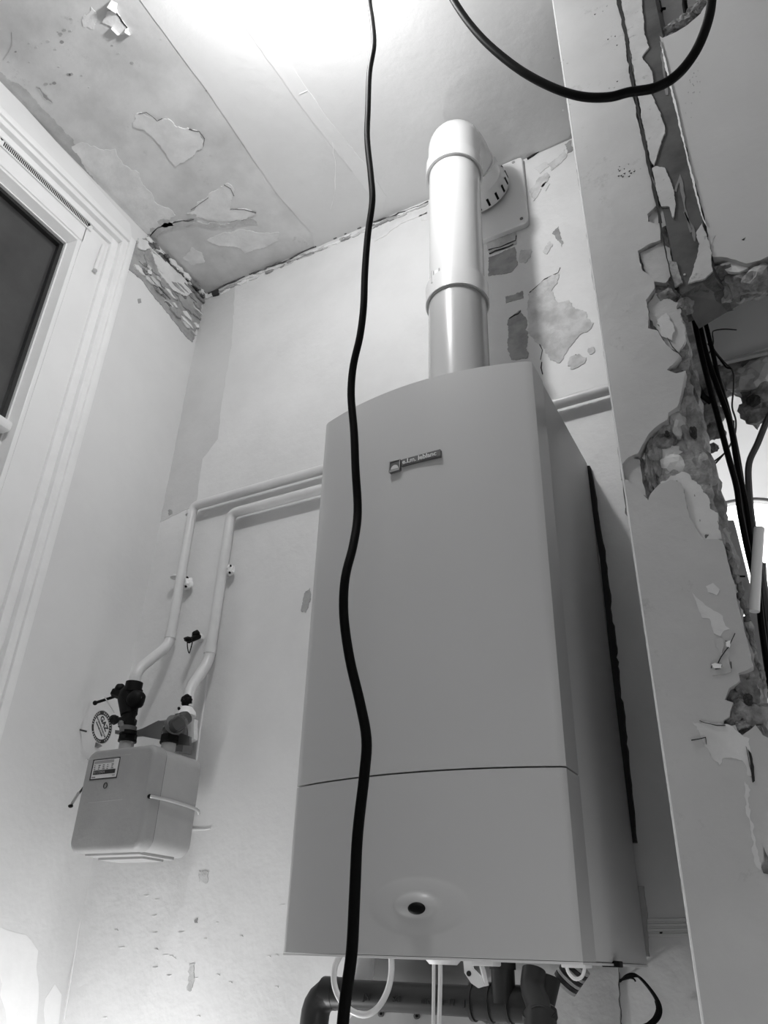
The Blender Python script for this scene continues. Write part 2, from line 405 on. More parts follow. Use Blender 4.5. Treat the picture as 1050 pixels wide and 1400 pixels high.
def crack(pts, parent, X=None, Y=None, Z=None, w=1.2, m=M_dark, t=.001, amp=1.2, name='crack'):
    P = [Vector(p) for p in pts]; out = []
    for a, b in zip(P, P[1:]):
        k = max(1, int((b-a).length/7))
        for j in range(k): out.append(a.lerp(b, j/k)+Vector((random.uniform(-amp, amp), random.uniform(-amp, amp))))
    out.append(P[-1]); L, R_ = [], []
    for i, p in enumerate(out):
        d = (out[min(i+1, len(out)-1)]-out[max(i-1, 0)]).normalized(); nn = Vector((-d.y, d.x)); ww = w*random.uniform(.3, 1)
        L.append(tuple(p+nn*ww/2)); R_.append(tuple(p-nn*ww/2))
    return slab(name, L+R_[::-1], m, parent, X=X, Y=Y, Z=Z, t=t, amp=0)
crack([(724, 400), (745, 383), (762, 372), (766, 366)], wall_back, Y=B)
crack([(735, 464), (741, 480), (739, 492)], wall_back, Y=B, w=1.6)
crack([(740, 494), (742, 512)], wall_back, Y=B, w=2)
crack([(778, 496), (788, 486), (800, 490)], wall_back, Y=B, w=1)
crack([(667, 342), (685, 338), (704, 330), (706, 322)], wall_back, Y=B-.001, w=1.6)
crack([(668, 346), (688, 340), (702, 334)], wall_back, Y=B-.001, w=2)
crack([(697, 436), (709, 428), (712, 425)], wall_back, Y=B-.001, w=1.6)
crack([(246, 1140), (258, 1134), (288, 1133)], wall_back, Y=B, w=2.2, m=M_trim, t=.002, name='plaster_ridge')
crack([(722, 217), (745, 204), (775, 189)], wall_back, Y=B-.001, w=1.5, t=.003)
# ragged join of back wall and ceiling
random.seed(5)
for i in range(64):
    t = (i+random.random())/64; x = 286+300*t; y = 402-126*t+random.uniform(0, 5)
    if x > 586: continue
    L = random.uniform(6, 22); wd = random.uniform(1.5, 4.5)
    pl = [(x-L/2, y+L*.21), (x, y-wd/2), (x+L/2, y-L*.21), (x+L/4, y+wd/2-L*.1), (x-L/4, y+wd)]
    slab('plaster_chip', pl, random.choice((M_patch_light, M_trim, M_patch, M_patch_grey)), wall_back, Y=B, t=random.uniform(.001, .005), amp=.0015, step=.006)
crack([(284, 402), (340, 376), (380, 362), (430, 338)], wall_back, Y=B-.001, w=1.6, t=.004, m=M_crack)
crack([(430, 338), (500, 308), (560, 288), (586, 276)], wall_back, Y=B-.001, w=1.0, t=.004, m=M_crack)
slab('dark_crevice', [(290, 400), (300, 397), (300, 404), (292, 406)], M_dark, wall_back, Y=B, t=.006, amp=.001)
for pl in ([(500, 322), (540, 300), (584, 284), (584, 292), (548, 306), (528, 322), (512, 330)], [(572, 296), (584, 290), (585, 300), (576, 302)]):
    slab('bared_patch', pl, M_patch_light, wall_back, Y=B, t=.001, amp=.002)
for i in range(26):   # trowel nicks low on the back wall
    x = random.uniform(120, 400); y = random.uniform(1215, 1395)
    slab('nick', [(x, y), (x+random.uniform(3, 9), y-.6), (x+random.uniform(3, 6), y+1)], random.choice((M_trim, M_patch)), wall_back, Y=B, t=.001, amp=0)
# chipped corner line at the bottom
mtube('corner_caulk', [at((122, 1182), Y=B-.001), at((88, 1395), Y=B-.001)], .0016, M_trim, wall_back, n=6)
# rougher render below the boiler
slab('rough_render', [(640, 1300), (846, 1322), (850, 1420), (640, 1420)], mat('brushed render', .50, .8, .12, 12, 1.0, 28), wall_back, Y=B, t=.003, amp=.001)
for i in range(7):
    y = 1258+i*3.4; bm = bmesh.new()
    a, b = at((884, y), Y=B-.001), at((944, y-1.5), Y=B-.001); b.x += .02; tube(bm, [a, b], .0014 if i % 2 else .0024, 6); finish(bm, 'render_ridge', M_wall, wall_back)
slab('dark_crevice', [(902, 1274), (906, 1274), (905, 1279), (902, 1278)], M_dark, wall_back, Y=B-.002, t=.001, amp=0)
# pale patches painting the low light's brightness on the lower left wall
for pl in ([(0, 1268), (35, 1278), (52, 1300), (50, 1400), (10, 1400), (0, 1360)], [(62, 1365), (75, 1345), (84, 1360), (80, 1400), (62, 1400)]):
    slab('paint_and_light_patch', pl, M_trim, wall_left, X=LX, t=.0004, amp=.004, step=.02)

# ---- ceiling wear
for pl, m, t in [
    ([(185, 157), (192, 153), (212, 164), (232, 163), (240, 172), (258, 175), (272, 180), (279, 192), (277, 203), (256, 218), (240, 227), (228, 213), (220, 198), (206, 184), (198, 176), (182, 173)], M_patch_light, .0022),
    ([(256, 291), (280, 272), (305, 253), (312, 250), (320, 258), (318, 268), (314, 287), (335, 285), (350, 292), (330, 300), (298, 302), (270, 296)], M_patch_light, .0022),
    ([(283, 328), (300, 320), (330, 313), (352, 318), (382, 318), (380, 328), (352, 340), (335, 346), (330, 340), (300, 336)], M_patch_light, .0012),
    ([(250, 352), (262, 338), (275, 345), (280, 358), (262, 362)], M_patch_light, .001),
    ([(98, 200), (112, 194), (124, 200), (142, 205), (157, 203), (160, 212), (170, 226), (190, 236), (195, 252), (206, 262), (214, 278), (232, 285), (240, 294), (225, 304), (210, 318), (200, 320), (160, 282), (118, 232)], M_patch_light, .0012),
    ([(0, 112), (0, 98), (30, 118), (62, 152), (100, 190), (112, 215), (130, 235), (134, 241), (158, 266), (182, 292), (196, 310), (186, 318), (120, 240), (60, 176)], M_damp, .0008),
    ([(112, 26), (125, 9), (133, 20), (128, 40), (114, 36)], M_patch_light, .001),
    ([(50, 118), (56, 122), (72, 141), (62, 134)], M_patch_grey, .002)]:
    slab('peeled_coat', pl, m, ceiling, Z=ZC, t=t, amp=.004, step=.012)
random.seed(3)
for i in range(34):   # mould specks and flakes
    x, y = random.choice(((70, 50), (95, 45), (60, 65), (100, 105), (75, 110), (20, 90), (240, 40), (275, 125), (150, 70))); x += random.gauss(0, 14); y += random.gauss(0, 10)
    if x < 2 or y < 2 or (y > x*1.1+80): continue
    r = random.uniform(1, 3.5)
    slab('mould_speck', [(x+r*math.cos(k*1.05), y+r*.7*math.sin(k*1.05)) for k in range(6)], random.choice((M_damp, M_patch_grey, M_damp)), ceiling, Z=ZC, t=.0006, amp=.001, step=.004)
for pl in ([(205, 314), (225, 303), (245, 300), (268, 302), (255, 310), (232, 312), (210, 324)], [(215, 302), (232, 300), (238, 308), (224, 310)], [(254, 292), (268, 292), (270, 298), (258, 298)], [(270, 302), (300, 306), (345, 298), (352, 304), (310, 310), (275, 308)]):
    slab('ragged_flake', pl, M_damp, ceiling, Z=ZC, t=.003, amp=.004, step=.008)
crack([(205, 322), (215, 312), (240, 303), (265, 300)], ceiling, Z=ZC-.002, w=2, m=M_crack)
crack([(190, 156), (200, 154), (215, 165), (222, 162)], ceiling, Z=ZC-.002, w=1.2, m=M_crack)
crack([(258, 176), (272, 180), (279, 190), (278, 200)], ceiling, Z=ZC-.002, w=1.6, m=M_crack)
crack([(305, 252), (316, 258), (320, 268)], ceiling, Z=ZC-.002, w=1.4, m=M_crack)
crack([(260, 288), (285, 270)], ceiling, Z=ZC-.002, w=1.0, m=M_crack)
crack([(316, 286), (335, 286), (350, 291)], ceiling, Z=ZC-.002, w=1.4, m=M_crack)
crack([(16, 45), (18, 62), (10, 75), (4, 82)], ceiling, Z=ZC, w=2, m=M_damp)
# smoother board beyond the joint, joint line and taped seam
slab('ceiling_panel', [(192, 0), (240, 66), (277, 115), (338, 205), (377, 262), (427, 320), (430, 338), (586, 276), (777, 188), (800, 150), (755, 0), (740, -60), (150, -60)], M_ceiling_clean, ceiling, Z=ZC, t=.0015, amp=.001, step=.03)
slab('seam_tape', [(330, 0), (352, 26), (400, 92), (420, 122), (450, 165), (500, 225), (528, 268), (523, 290), (480, 232), (446, 190), (405, 136), (352, 62), (310, 0)], M_tape, ceiling, Z=ZC-.0015, t=.001, amp=.001)
crack([(409, 128), (420, 124)], ceiling, Z=ZC-.0026, w=1.6, m=M_trim)
crack([(454, 194), (459, 232), (458, 262), (452, 286)], ceiling, Z=ZC-.0016, w=1.6, m=M_trim)
# hanging curls of paint
def flap(pix, drop, tip):
    """curl hanging from the ceiling: hinge edge on the ceiling, free edge lower"""
    a, b = at(pix[0], Z=ZC-.001), at(pix[1], Z=ZC-.001); c = at(tip[1], Z=ZC-drop); d = at(tip[0], Z=ZC-drop)
    bm = bmesh.new(); vs_ = []
    for P in (a, b, c, d): vs_.append(bm.verts.new(P))
    f = bm.faces.new(vs_); r = bmesh.ops.extrude_face_region(bm, geom=[f])
    for g in r['geom']:
        if isinstance(g, bmesh.types.BMVert): g.co += Vector((.001, .001, -.001))
    finish(bm, 'hanging_flake', M_patch_light, ceiling)
flap([(152, 0), (160, 4)], .02, [(146, 10), (158, 18)]); flap([(156, 2), (162, 20)], .012, [(150, 16), (158, 16)])
flap([(153, 36), (164, 47)], .012, [(152, 40), (160, 48)]); flap([(172, 38), (178, 47)], .015, [(170, 44), (176, 48)])
slab('peeled_coat', [(140, 30), (148, 14), (160, 16), (172, 34), (178, 46), (165, 46), (150, 34)], M_patch_light, ceiling, Z=ZC, t=.003, amp=.002)
crack([(160, 18), (168, 30), (174, 38)], ceiling, Z=ZC-.003, w=2.0)

# ================================================================== PARTITION (pillar, post, upper wall)
PY = .90; XL = at((755, 0), Y=PY).x
pil = thing('wall_partition', (XL+.05, PY, FL), kind='structure')
edge = [(925, 400), (933, 440), (941, 474), (946, 494), (952, 526), (961, 565), (964, 602), (970, 623), (975, 642), (983, 667), (985, 681), (990, 710), (998, 760), (1012, 830), (1028, 895), (1043, 940), (1056, 1000), (1080, 1100)]
# masonry core: the broken right end is stepped back from the front face
rows = []
for p in [(922, 395), (930, 440), (944, 494), (950, 526), (958, 565), (962, 602), (968, 623), (974, 642), (981, 667), (985, 690), (989, 715), (995, 745), (1003, 790), (1014, 835), (1028, 885), (1040, 930), (1052, 990)]:
    q = at(p, Y=PY+.045); rows.append((q.z, XL+.004, q.x, PY+.013, PY+.10))
zb = rows[-1][0]; rows += [(zb-.05, XL+.004, rows[-1][2]+.01, PY+.013, PY+.10), (FL, XL+.004, .03, PY+.013, PY+.10)]
rows = [(rows[0][0]+.02, XL+.004, at((925, 395), Y=PY).x, PY+.013, PY+.10)]+rows
mbox('partition_web', (XL+.004, PY+.09, FL), (-.062, B+.06, ZC), M_rubble_light, pil)
ztop = rows[0][0]
rough_column('masonry_core', rows, M_rubble_light, pil, amp=.006, freq=70, dx=.007)
mbox('upper_core', (XL+.004, PY+.013, ztop), (-.03, B+.06, ZC), M_rubble_light, pil)
# painted plaster face, outline follows the broken edge
face_up = [('w', XL, ZC), ('w', at((845, 0), Y=PY).x-.006, ZC), (843, 0), (856, 55), (864, 118), (877, 185), (885, 222), (898, 262), (901, 290), (888, 303), (889, 313), (905, 318), (906, 338), (888, 345), (875, 353), (877, 364), (882, 380), (896, 392), (898, 404), (886, 420), (890, 436), (889, 458), (902, 461), (913, 480), (925, 490), (933, 494), (927, 503), (915, 515), (927, 520), (940, 516), (936, 536), (934, 548), (929, 565), (917, 573), (916, 582), (906, 588), (890, 602), (876, 628), (862, 634), (852, 646), ('w', XL, .50)]
slab('painted_plaster', face_up, M_pillar, pil, Y=PY+.016, t=.016, amp=.0012, step=.012)
face_lo = [('w', XL, .50), (852, 646), (853, 663), (862, 664), (870, 672), (882, 684), (890, 692), (894, 682), (905, 670), (920, 664), (934, 668), (938, 676), (942, 702), (946, 716), (954, 728), (963, 744), (985, 745), (990, 747), (998, 776), (1006, 806), (1010, 832), (1018, 862), (1024, 884), (1031, 917), (1024, 922), (1012, 926), (1014, 936), (1000, 946), (994, 962), (1005, 966), (1000, 985), (992, 990), (992, 1000), (1008, 996), (1015, 1012), (1035, 996), ('w', at((1040, 1000), Y=PY).x, at((1040, 1000), Y=PY).z), (1045, 1010), ('w', .10, .09), ('w', .10, FL), ('w', XL, FL)]
slab('painted_plaster', face_lo, M_pillar, pil, Y=PY+.016, t=.016, amp=.0010, step=.012)
# pale bead painting the thin lit line down the left edge
mtube('lit_edge_bead', [(XL+.001, PY+.001, FL), (XL+.001, PY+.001, ZC)], .0016, M_trim, pil, n=6)
# inner skim layers showing in the broken areas
slab('skim_layer', [(851, 636), (866, 630), (876, 632), (880, 660), (885, 682), (872, 676), (862, 666), (853, 658)], M_under, pil, Y=PY+.014, t=.008, amp=.001)
slab('skim_layer', [(877, 352), (905, 338), (918, 345), (921, 380), (912, 392), (896, 391), (884, 380)], M_under, pil, Y=PY+.014, t=.009, amp=.001)
slab('skim_layer', [(888, 303), (898, 288), (912, 288), (914, 312), (903, 318), (890, 312)], M_under, pil, Y=PY+.014, t=.008, amp=.001)
slab('skim_layer', [(897, 405), (910, 412), (928, 418), (934, 440), (938, 470), (930, 486), (914, 478), (902, 458), (890, 440), (887, 422)], M_under, pil, Y=PY+.014, t=.007, amp=.002)
slab('skim_layer', [(899, 440), (912, 430), (922, 450), (920, 468), (905, 462)], M_under_light, pil, Y=PY+.008, t=.004, amp=.002)
slab('skim_layer', [(894, 690), (905, 668), (928, 662), (936, 680), (942, 705), (950, 728), (962, 742), (988, 742), (984, 716), (972, 690), (950, 662), (934, 650), (905, 664)], M_under_light, pil, Y=PY+.016, t=.010, amp=.003)
# masonry lumps and hollows: (pixel, depth offset, radius, squash, material)
for i, (p, dy, r, sq, m) in enumerate([
    ((912, 632), .018, .0290, (1, .35, .9), M_under_light), ((896, 628), .014, .020, (.5, .5, 1.5), M_rubble), ((908, 606), .014, .015, (1.1, .6, .8), M_rubble), ((925, 585), .018, .017, (.8, .7, 1.3), M_under),  # the second, dark lump paints the shadow left of the pale one
    ((890, 650), .012, .013, (.5, .7, 2.4), M_rubble), ((944, 600), .03, .026, (.7, .8, 2.2), M_rubble_light), ((955, 650), .03, .026, (.8, .8, 1.6), M_rubble_light),
    ((970, 690), .03, .022, (.8, .8, 1.5), M_rubble), ((950, 690), .016, .014, (1, .6, 1.6), M_rubble), ((962, 722), .014, .012, (.8, .5, 1.6), M_rubble_light),
    ((938, 560), .03, .020, (.6, .8, 2.0), M_rubble), ((944, 520), .03, .017, (.6, .8, 2.0), M_rubble), ((927, 484), .014, .010, (1, .5, 1.2), M_rubble),
    ((922, 512), .010, .009, (1.2, .5, .9), M_rubble), ((910, 405), .012, .013, (1.2, .7, 1), M_rubble), ((936, 420), .014, .012, (1, .8, 1.2), M_rubble),
    ((1020, 945), .018, .018, (.9, .8, 1.2), M_rubble), ((1028, 975), .016, .018, (1.2, .7, .9), M_rubble_light), ((1000, 952), .012, .008, (1.2, .7, .8), M_rubble),
    ((1002, 980), .010, .009, (1, .8, 1.2), M_rubble), ((1012, 992), .008, .007, (1.3, .7, .7), M_rubble_light), ((952, 748), .010, .006, (.7, .7, 1.6), M_rubble),
    ((1040, 1015), .016, .012, (.7, .7, 1.6), M_rubble_light), ((967, 735), .012, .008, (.7, .7, 1.4), M_rubble)]):
    q = at(p, Y=PY+dy); lump('rubble', q, r, m, pil, sq=sq, seed=i*3.1, amp=.5)
for p, r in (((948, 592), .006), ((1023, 958), .006), ((912, 594), .004)):
    q = at(p, Y=PY+.006); lump('dark_hollow', q, r, M_dark, pil, sq=(.8, 1.5, 1.2), seed=r*999)
# ragged strip of debris down the lower right edge
random.seed(9)
for i in range(18):
    t = i/17; x = 992+46*t+random.uniform(-2, 3); y = 750+185*t
    lump('edge_rubble', at((x+4, y), Y=PY+.022), random.uniform(.004, .0075), random.choice((M_rubble, M_rubble_light)), pil, sq=(.7, 1, 1.4), seed=i*7, amp=.5, sub=2)
# skim patches and the old switch hole in the lower face
slab('bared_patch', [(946, 810), (956, 820), (968, 830), (988, 842), (992, 856), (998, 860), (990, 862), (985, 870), (976, 866), (970, 846), (960, 845)], M_under_light, pil, Y=PY, t=.0006, amp=.001)
slab('bared_patch', [(965, 802), (975, 797), (984, 806), (980, 814), (968, 810)], M_under_light, pil, Y=PY, t=.0006, amp=.001)
slab('bared_patch', [(947, 988), (992, 990), (1008, 1000), (1025, 1010), (1030, 1060), (1022, 1060), (1015, 1040), (990, 1036), (984, 1046), (972, 1035), (960, 1010)], M_under_light, pil, Y=PY, t=.0006, amp=.002)
slab('bared_patch', [(1018, 1068), (1026, 1080), (1030, 1140), (1040, 1190), (1034, 1185), (1026, 1130), (1020, 1095)], M_under_light, pil, Y=PY, t=.0006, amp=.002)
slab('switch_hole', [(979, 874), (987, 872), (990, 880), (987, 892), (996, 898), (1000, 918), (992, 922), (974, 924), (972, 914), (978, 908), (984, 905), (984, 892), (979, 884)], M_under, pil, Y=PY, t=.0012, amp=.001)
slab('hole_fragment', [(973, 909), (978, 907), (987, 909), (986, 914), (976, 914)], M_trim, pil, Y=PY-.001, t=.002, amp=.0005)
slab('hole_fragment', [(993, 878), (999, 876), (998, 886), (993, 884)], M_trim, pil, Y=PY-.001, t=.002, amp=.0005)
for pts, w_ in [([(972, 914), (974, 909), (981, 907), (987, 909), (986, 914), (978, 915)], 1.6), ([(982, 906), (986, 899), (995, 886), (1000, 876), (1005, 866)], 1.5), ([(992, 876), (999, 878)], 1.4), ([(999, 905), (1000, 914)], 1.2),
                ([(945, 1012), (965, 1008), (966, 1018)], 1.4), ([(956, 986), (980, 992), (992, 992)], 1.3), ([(1020, 1020), (1030, 1066)], 1.), ([(913, 462), (920, 474), (932, 488)], 1.2)]:
    crack(pts, pil, Y=PY-.0012, w=w_, t=.0012, amp=.6)
slab('deep_gash', [(1023, 1025), (1027, 1030), (1031, 1048), (1032, 1068), (1029, 1070), (1027, 1052)], M_dark, pil, Y=PY, t=.0012, amp=.0006)
slab('deep_gash', [(1044, 1158), (1047, 1166), (1055, 1180), (1055, 1196), (1044, 1194), (1041, 1186), (1046, 1178)], M_rubble, pil, Y=PY, t=.0012, amp=.0006)
for i in range(26):   # soot specks on the upper face
    x, y = random.choice(((825, 12), (832, 50), (840, 118), (858, 234), (850, 236), (770, 80), (778, 150))); x += random.gauss(0, 7); y += random.gauss(0, 5)
    slab('speck', [(x, y), (x+random.uniform(1, 3), y-.8), (x+1, y+1.2)], M_seam if i % 3 == 0 else M_patch_grey, pil, Y=PY, t=.0004, amp=0)
for i in range(9):
    x, y = 852+random.uniform(-8, 14), 238+random.uniform(-5, 4); slab('speck', [(x, y), (x+3, y-1.5), (x+2, y+1)], M_seam, pil, Y=PY, t=.0004, amp=0)
# the long dark crack between plaster and post
random.seed(21)
crack([(846, 0), (857, 55), (866, 120), (879, 185), (886, 222), (900, 285), (903, 305)], pil, Y=PY-.002, w=5.5, t=.0015, amp=.6)
crack([(903, 305), (908, 335), (914, 362), (922, 395)], pil, Y=PY-.002, w=3.2, t=.0015, amp=.6)
crack([(918, 385), (921, 398), (929, 406)], pil, Y=PY-.004, w=8, t=.0015, amp=1)

# timber post, its paint layers and sawn end (its own thing, it runs up to the ceiling)
def P_(p, y=PY): return at(p, Y=y)
a0, a1, b0, b1 = P_((847, 0)), P_((930, 402)), P_((902, 30)), P_((977, 378))
post = thing('timber_post', (0, PY, a1.z), 'old dark timber post with flaking pale paint, sawn off at mid wall beside the pillar', 'post')
bm = bmesh.new()
def ext(p, q, z): t = (z-p.z)/(q.z-p.z); return p+(q-p)*t
A, Bq = ext(a0, a1, ZC), ext(b0, b1, ZC)
D = Vector((0, .085, .0)); DB = Vector((.028, .10, .012))
vs_ = [bm.verts.new(p) for p in (A, Bq, Bq+D, A+D, a1, b1, b1+DB*.85, a1+Vector((.012, .085, 0)))]
for f in ((0, 1, 2, 3), (4, 5, 6, 7), (0, 4, 5, 1), (1, 5, 6, 2), (2, 6, 7, 3), (3, 7, 4, 0)): bm.faces.new([vs_[i] for i in f])
finish(bm, 'beam', M_post, post)
slab('paint_layer', [('w', A.x+.002, ZC), ('w', A.x+.028, ZC), (878, 0), (880, 25), (882, 50), (888, 66), (878, 80), (892, 100), (894, 117), (890, 130), (903, 155), (905, 163), (910, 183), (903, 200), (895, 227), (890, 222), (880, 175), (872, 130), (862, 70), (849, 0)], M_flake, post, Y=PY, t=.003, amp=.0012, step=.008)
slab('paint_layer', [(892, 232), (897, 229), (909, 231), (917, 248), (922, 262), (924, 283), (921, 301), (915, 284), (905, 284), (897, 258)], M_flake, post, Y=PY, t=.003, amp=.001, step=.006)
slab('paint_layer', [(960, 307), (970, 333), (975, 372), (963, 383), (941, 389), (950, 362), (957, 335), (952, 320)], M_flake, post, Y=PY, t=.003, amp=.001, step=.006)
slab('paint_layer', [(914, 358), (925, 360), (928, 372), (934, 388), (922, 394), (918, 376)], M_rubble_light, post, Y=PY, t=.003, amp=.001, step=.006)
for pts in ([(923, 262), (930, 240), (933, 262), (938, 292), (945, 318)], [(905, 70), (908, 100), (912, 130)], [(935, 290), (947, 312), (950, 330)]):
    crack(pts, post, Y=PY-.0005, w=5, t=.0006, m=mat('worn timber', .20, .4, .2, 20), amp=.5, name='wood_wear')
slab('ragged_edge', [(903, 57), (912, 90), (925, 145), (935, 190), (945, 232), (958, 285), (966, 310), (963, 305), (956, 285), (943, 233), (933, 192), (922, 145), (909, 90)], M_trim, post, Y=PY-.001, t=.002, amp=.0006, step=.006)
# sawn lower end: a rougher block below the paint line
q1, q2, q3, q4 = P_((931, 403)), P_((977, 378)), at((1003, 424), Y=PY+.085), at((942, 440), Y=PY+.085)
bm = bmesh.new(); up = Vector((0, 0, .03))
V = [bm.verts.new(p) for p in (q1, q2, q3, q4, q1+up+Vector((0, .004, 0)), q2+up+Vector((0, .004, 0)), q3+up, q4+up)]
for f in ((0, 1, 2, 3), (4, 5, 6, 7), (0, 1, 5, 4), (1, 2, 6, 5), (2, 3, 7, 6), (3, 0, 4, 7)): bm.faces.new([V[i] for i in f])
bmesh.ops.subdivide_edges(bm, edges=bm.edges[:], cuts=7, use_grid_fill=True)
for v in bm.verts: v.co += noise.noise_vector(v.co*180)*.0016
finish(bm, 'sawn_end', M_post_end, post, label='dark sawn end of the timber')
bm = bmesh.new(); disc_ring(bm, at((936, 376), Y=PY-.0005), .0016, YD, .003, 8); finish(bm, 'nail', M_metal, post)

# upper wall to the right of the post, with a knocked-out hole at the top
wr = thing('wall_upper_right', (.25, PY, .8), kind='structure')
xr = at((904, 57), Y=PY).x
slab('painted_plaster', [(904, 60), (908, 63), (925, 56), (940, 47), (960, 30), (975, 8), (985, -25), ('w', .125, ZC), ('w', 1.02, ZC), ('w', 1.02, at((1050, 362), Y=PY).z), (1050, 362), (1040, 367), (1022, 371), (1008, 366), (992, 362), (977, 362), (966, 310), (945, 230), (922, 140)],
     mat('upper wall paint', .50, .5, .05, 3, .2, 30), wr, Y=PY+.016, t=.016, amp=.001, step=.012)
mbox('hole_backing', (-.02, PY+.048, .865), (.22, PY+.058, ZC), M_under, wr)
rough_column('broken_course', [(.838, .035, .70, PY+.016, PY+.058), (.90, .035, .70, PY+.016, PY+.058)], M_rubble, wr, amp=.007, freq=60, dx=.007)
mbox('inner_core', (.13, PY+.02, .865), (1.02, PY+.06, ZC), M_rubble, wr)
for i, (p, r, m) in enumerate([((912, 44), .012, M_rubble_light), ((925, 38), .013, M_rubble), ((938, 28), .012, M_rubble), ((950, 16), .013, M_rubble), ((962, 4), .013, M_rubble), ((972, -12), .014, M_rubble), ((907, 55), .007, M_rubble_light), ((918, 50), .007, M_rubble_light), ((945, 38), .006, M_rubble_light)]):
    lump('rubble', at(p, Y=PY+.02), r, m, wr, sq=(1.2, 1, .9), seed=i*5.3, amp=.5)
# broken underside of the upper wall: courses of masonry lumps
for i, (p, dy, r, sq, m) in enumerate([((990, 372), .02, .014, (1.2, 1, .7), M_rubble), ((1005, 378), .03, .018, (1.2, 1, .8), M_rubble), ((1022, 385), .03, .018, (1.1, 1, .9), M_rubble),
        ((1042, 382), .02, .02, (1.2, 1, .9), M_rubble_light), ((1062, 378), .02, .02, (1.2, 1, .9), M_rubble), ((998, 396), .05, .018, (1, 1, 1), M_rubble_light), ((1016, 400), .05, .016, (1, 1, .8), M_rubble), ((1038, 392), .05, .018, (1.3, 1, .7), M_rubble), ((1062, 388), .05, .02, (1.3, 1, .7), M_rubble)]):
    lump('rubble', at(p, Y=PY+dy), r, m, wr, sq=sq, seed=i*2.7, amp=.5)
lump('dark_hollow', at((984, 385), Y=PY+.05), .014, M_dark, wr, sq=(.6, 1, 1.3), seed=2)
slab('skim_layer', [(985, 366), (1000, 360), (1015, 360), (1024, 370), (1010, 376), (995, 374)], M_under_light, wr, Y=PY+.014, t=.006, amp=.001)
slab('bared_patch', [(967, 325), (978, 322), (972, 335), (969, 333)], M_under, wr, Y=PY, t=.0006, amp=.001)
slab('speck', [(1014, 328), (1019, 325), (1017, 329)], M_seam, wr, Y=PY, t=.0004, amp=0)
for i in range(22):
    x, y = (950, 100) if i % 2 else (944, 125); x += random.gauss(0, 4); y += random.gauss(0, 16)
    slab('speck', [(x, y), (x+1.4, y-.6), (x+1, y+1.4)], M_patch_grey, wr, Y=PY, t=.0004, amp=0)
# black pipe and bolt inside the hole
hp = thing('conduit', at((900, 20), Y=PY+.04), 'black upright conduit with a bolt in the hole above the partition', 'pipe')
mtube('conduit_tube', [at((889, -60), Y=PY+.035), at((905, 42), Y=PY+.035)], .0062, M_cable, hp, n=10)
mtube('bolt', [at((900, 22), Y=PY+.03), at((905, 14), Y=PY+.02)], .0022, M_cable, hp, n=8)
bm = bmesh.new(); disc_ring(bm, at((907, 12), Y=PY+.019), .0045, (.3, -.8, .6), .004, 10, True); finish(bm, 'bolt_head', M_cable, hp)
tag(mtube('cable_end', [at((937, -30), Y=PY+.01), at((936, 5), Y=PY+.01), at((938, 18), Y=PY+.02)], .0045, M_cable, n=10), 'short black cable end in the rubble at the top of the wall', 'cable')

# ================================================================== NEXT ROOM seen through the opening
IY = 1.22
iw = thing('wall_inner', (.2, IY, .8), kind='structure')
slab('painted_plaster', [('w', -.05, 1.4), ('w', .9, 1.4), ('w', .9, at((1050, 481), Y=IY).z), (1050, 481), (1020, 489), (993, 497), (975, 500), (960, 470), (945, 440), (938, 400)], M_far, iw, Y=IY+.016, t=.012, amp=.001, step=.015)
slab('broken_band', [(940, 455), (953, 450), (960, 480), (975, 500), (993, 497), (1020, 489), (1060, 478), (1060, 552), (1048, 556), (1044, 575), (1036, 588), (1026, 580), (1018, 566), (1013, 545), (1004, 540), (990, 548), (984, 560), (980, 592), (968, 602), (960, 596), (950, 540)], M_rubble, iw, Y=IY+.05, t=.03, amp=.003, step=.012)
for i, (p, r, m) in enumerate([((1002, 515), .028, M_rubble_light), ((1022, 520), .03, M_under), ((1045, 512), .035, M_under_light), ((1036, 560), .028, M_rubble), ((1048, 538), .03, M_rubble_light), ((968, 570), .025, M_rubble_light), ((972, 590), .02, M_rubble), ((962, 520), .02, M_rubble), ((958, 470), .016, M_rubble), ((970, 480), .012, M_dark), ((978, 540), .02, M_rubble)]):
    lump('rubble', at(p, Y=IY+.02), r, m, iw, sq=(1, .5, 1), seed=i*4.1, amp=.5)
lump('dark_hollow', at((1030, 548), Y=IY-.006), .012, M_dark, iw, sq=(.9, .6, 1), seed=8)
lump('dark_hollow', at((973, 613), Y=IY), .010, M_rubble, iw, sq=(1.1, .6, .9), seed=5)
mtube('lath', [at((985, 497), Y=IY-.005), at((1060, 479), Y=IY-.005)], .005, M_under, iw, n=6)
# grey stud behind the pillar edge
stud = slab('timber_stud', [(993, 724), (1007, 724), (1052, 905), (1060, 945), (1060, 985), (1045, 940)], mat('grey stud', .34, .6, .1, 20), Y=1.42, t=.04, amp=0)
tag(stud, 'slanting grey timber stud behind the broken edge of the pillar', 'stud')
# bright floor lamp shade with wire rim
sc = at((1008, 715), Y=1.75); sr = .108
ls = thing('lamp', (sc.x, sc.y, sc.z-.4), 'glowing open-topped lamp shade with a wire rim in the next room', 'lamp')
bm = bmesh.new(); ring = [sc+Vector((math.cos(k*PI/20)*sr, math.sin(k*PI/20)*sr, 0)) for k in range(41)]; tube(bm, ring, .0040, 6); finish(bm, 'rim', M_darkmetal, ls, smooth=True)
bm = bmesh.new()
for k in range(40):
    a, b = ring[k], ring[k+1]; a = sc+(a-sc)*.93; b = sc+(b-sc)*.93; f = [bm.verts.new(p) for p in (a-Vector((0, 0, .008)), b-Vector((0, 0, .008)), b-Vector((0, 0, .25)), a-Vector((0, 0, .25)))]; bm.faces.new(f)
bmesh.ops.remove_doubles(bm, verts=bm.verts, dist=.0001); finish(bm, 'shade', M_glow, ls, smooth=True)
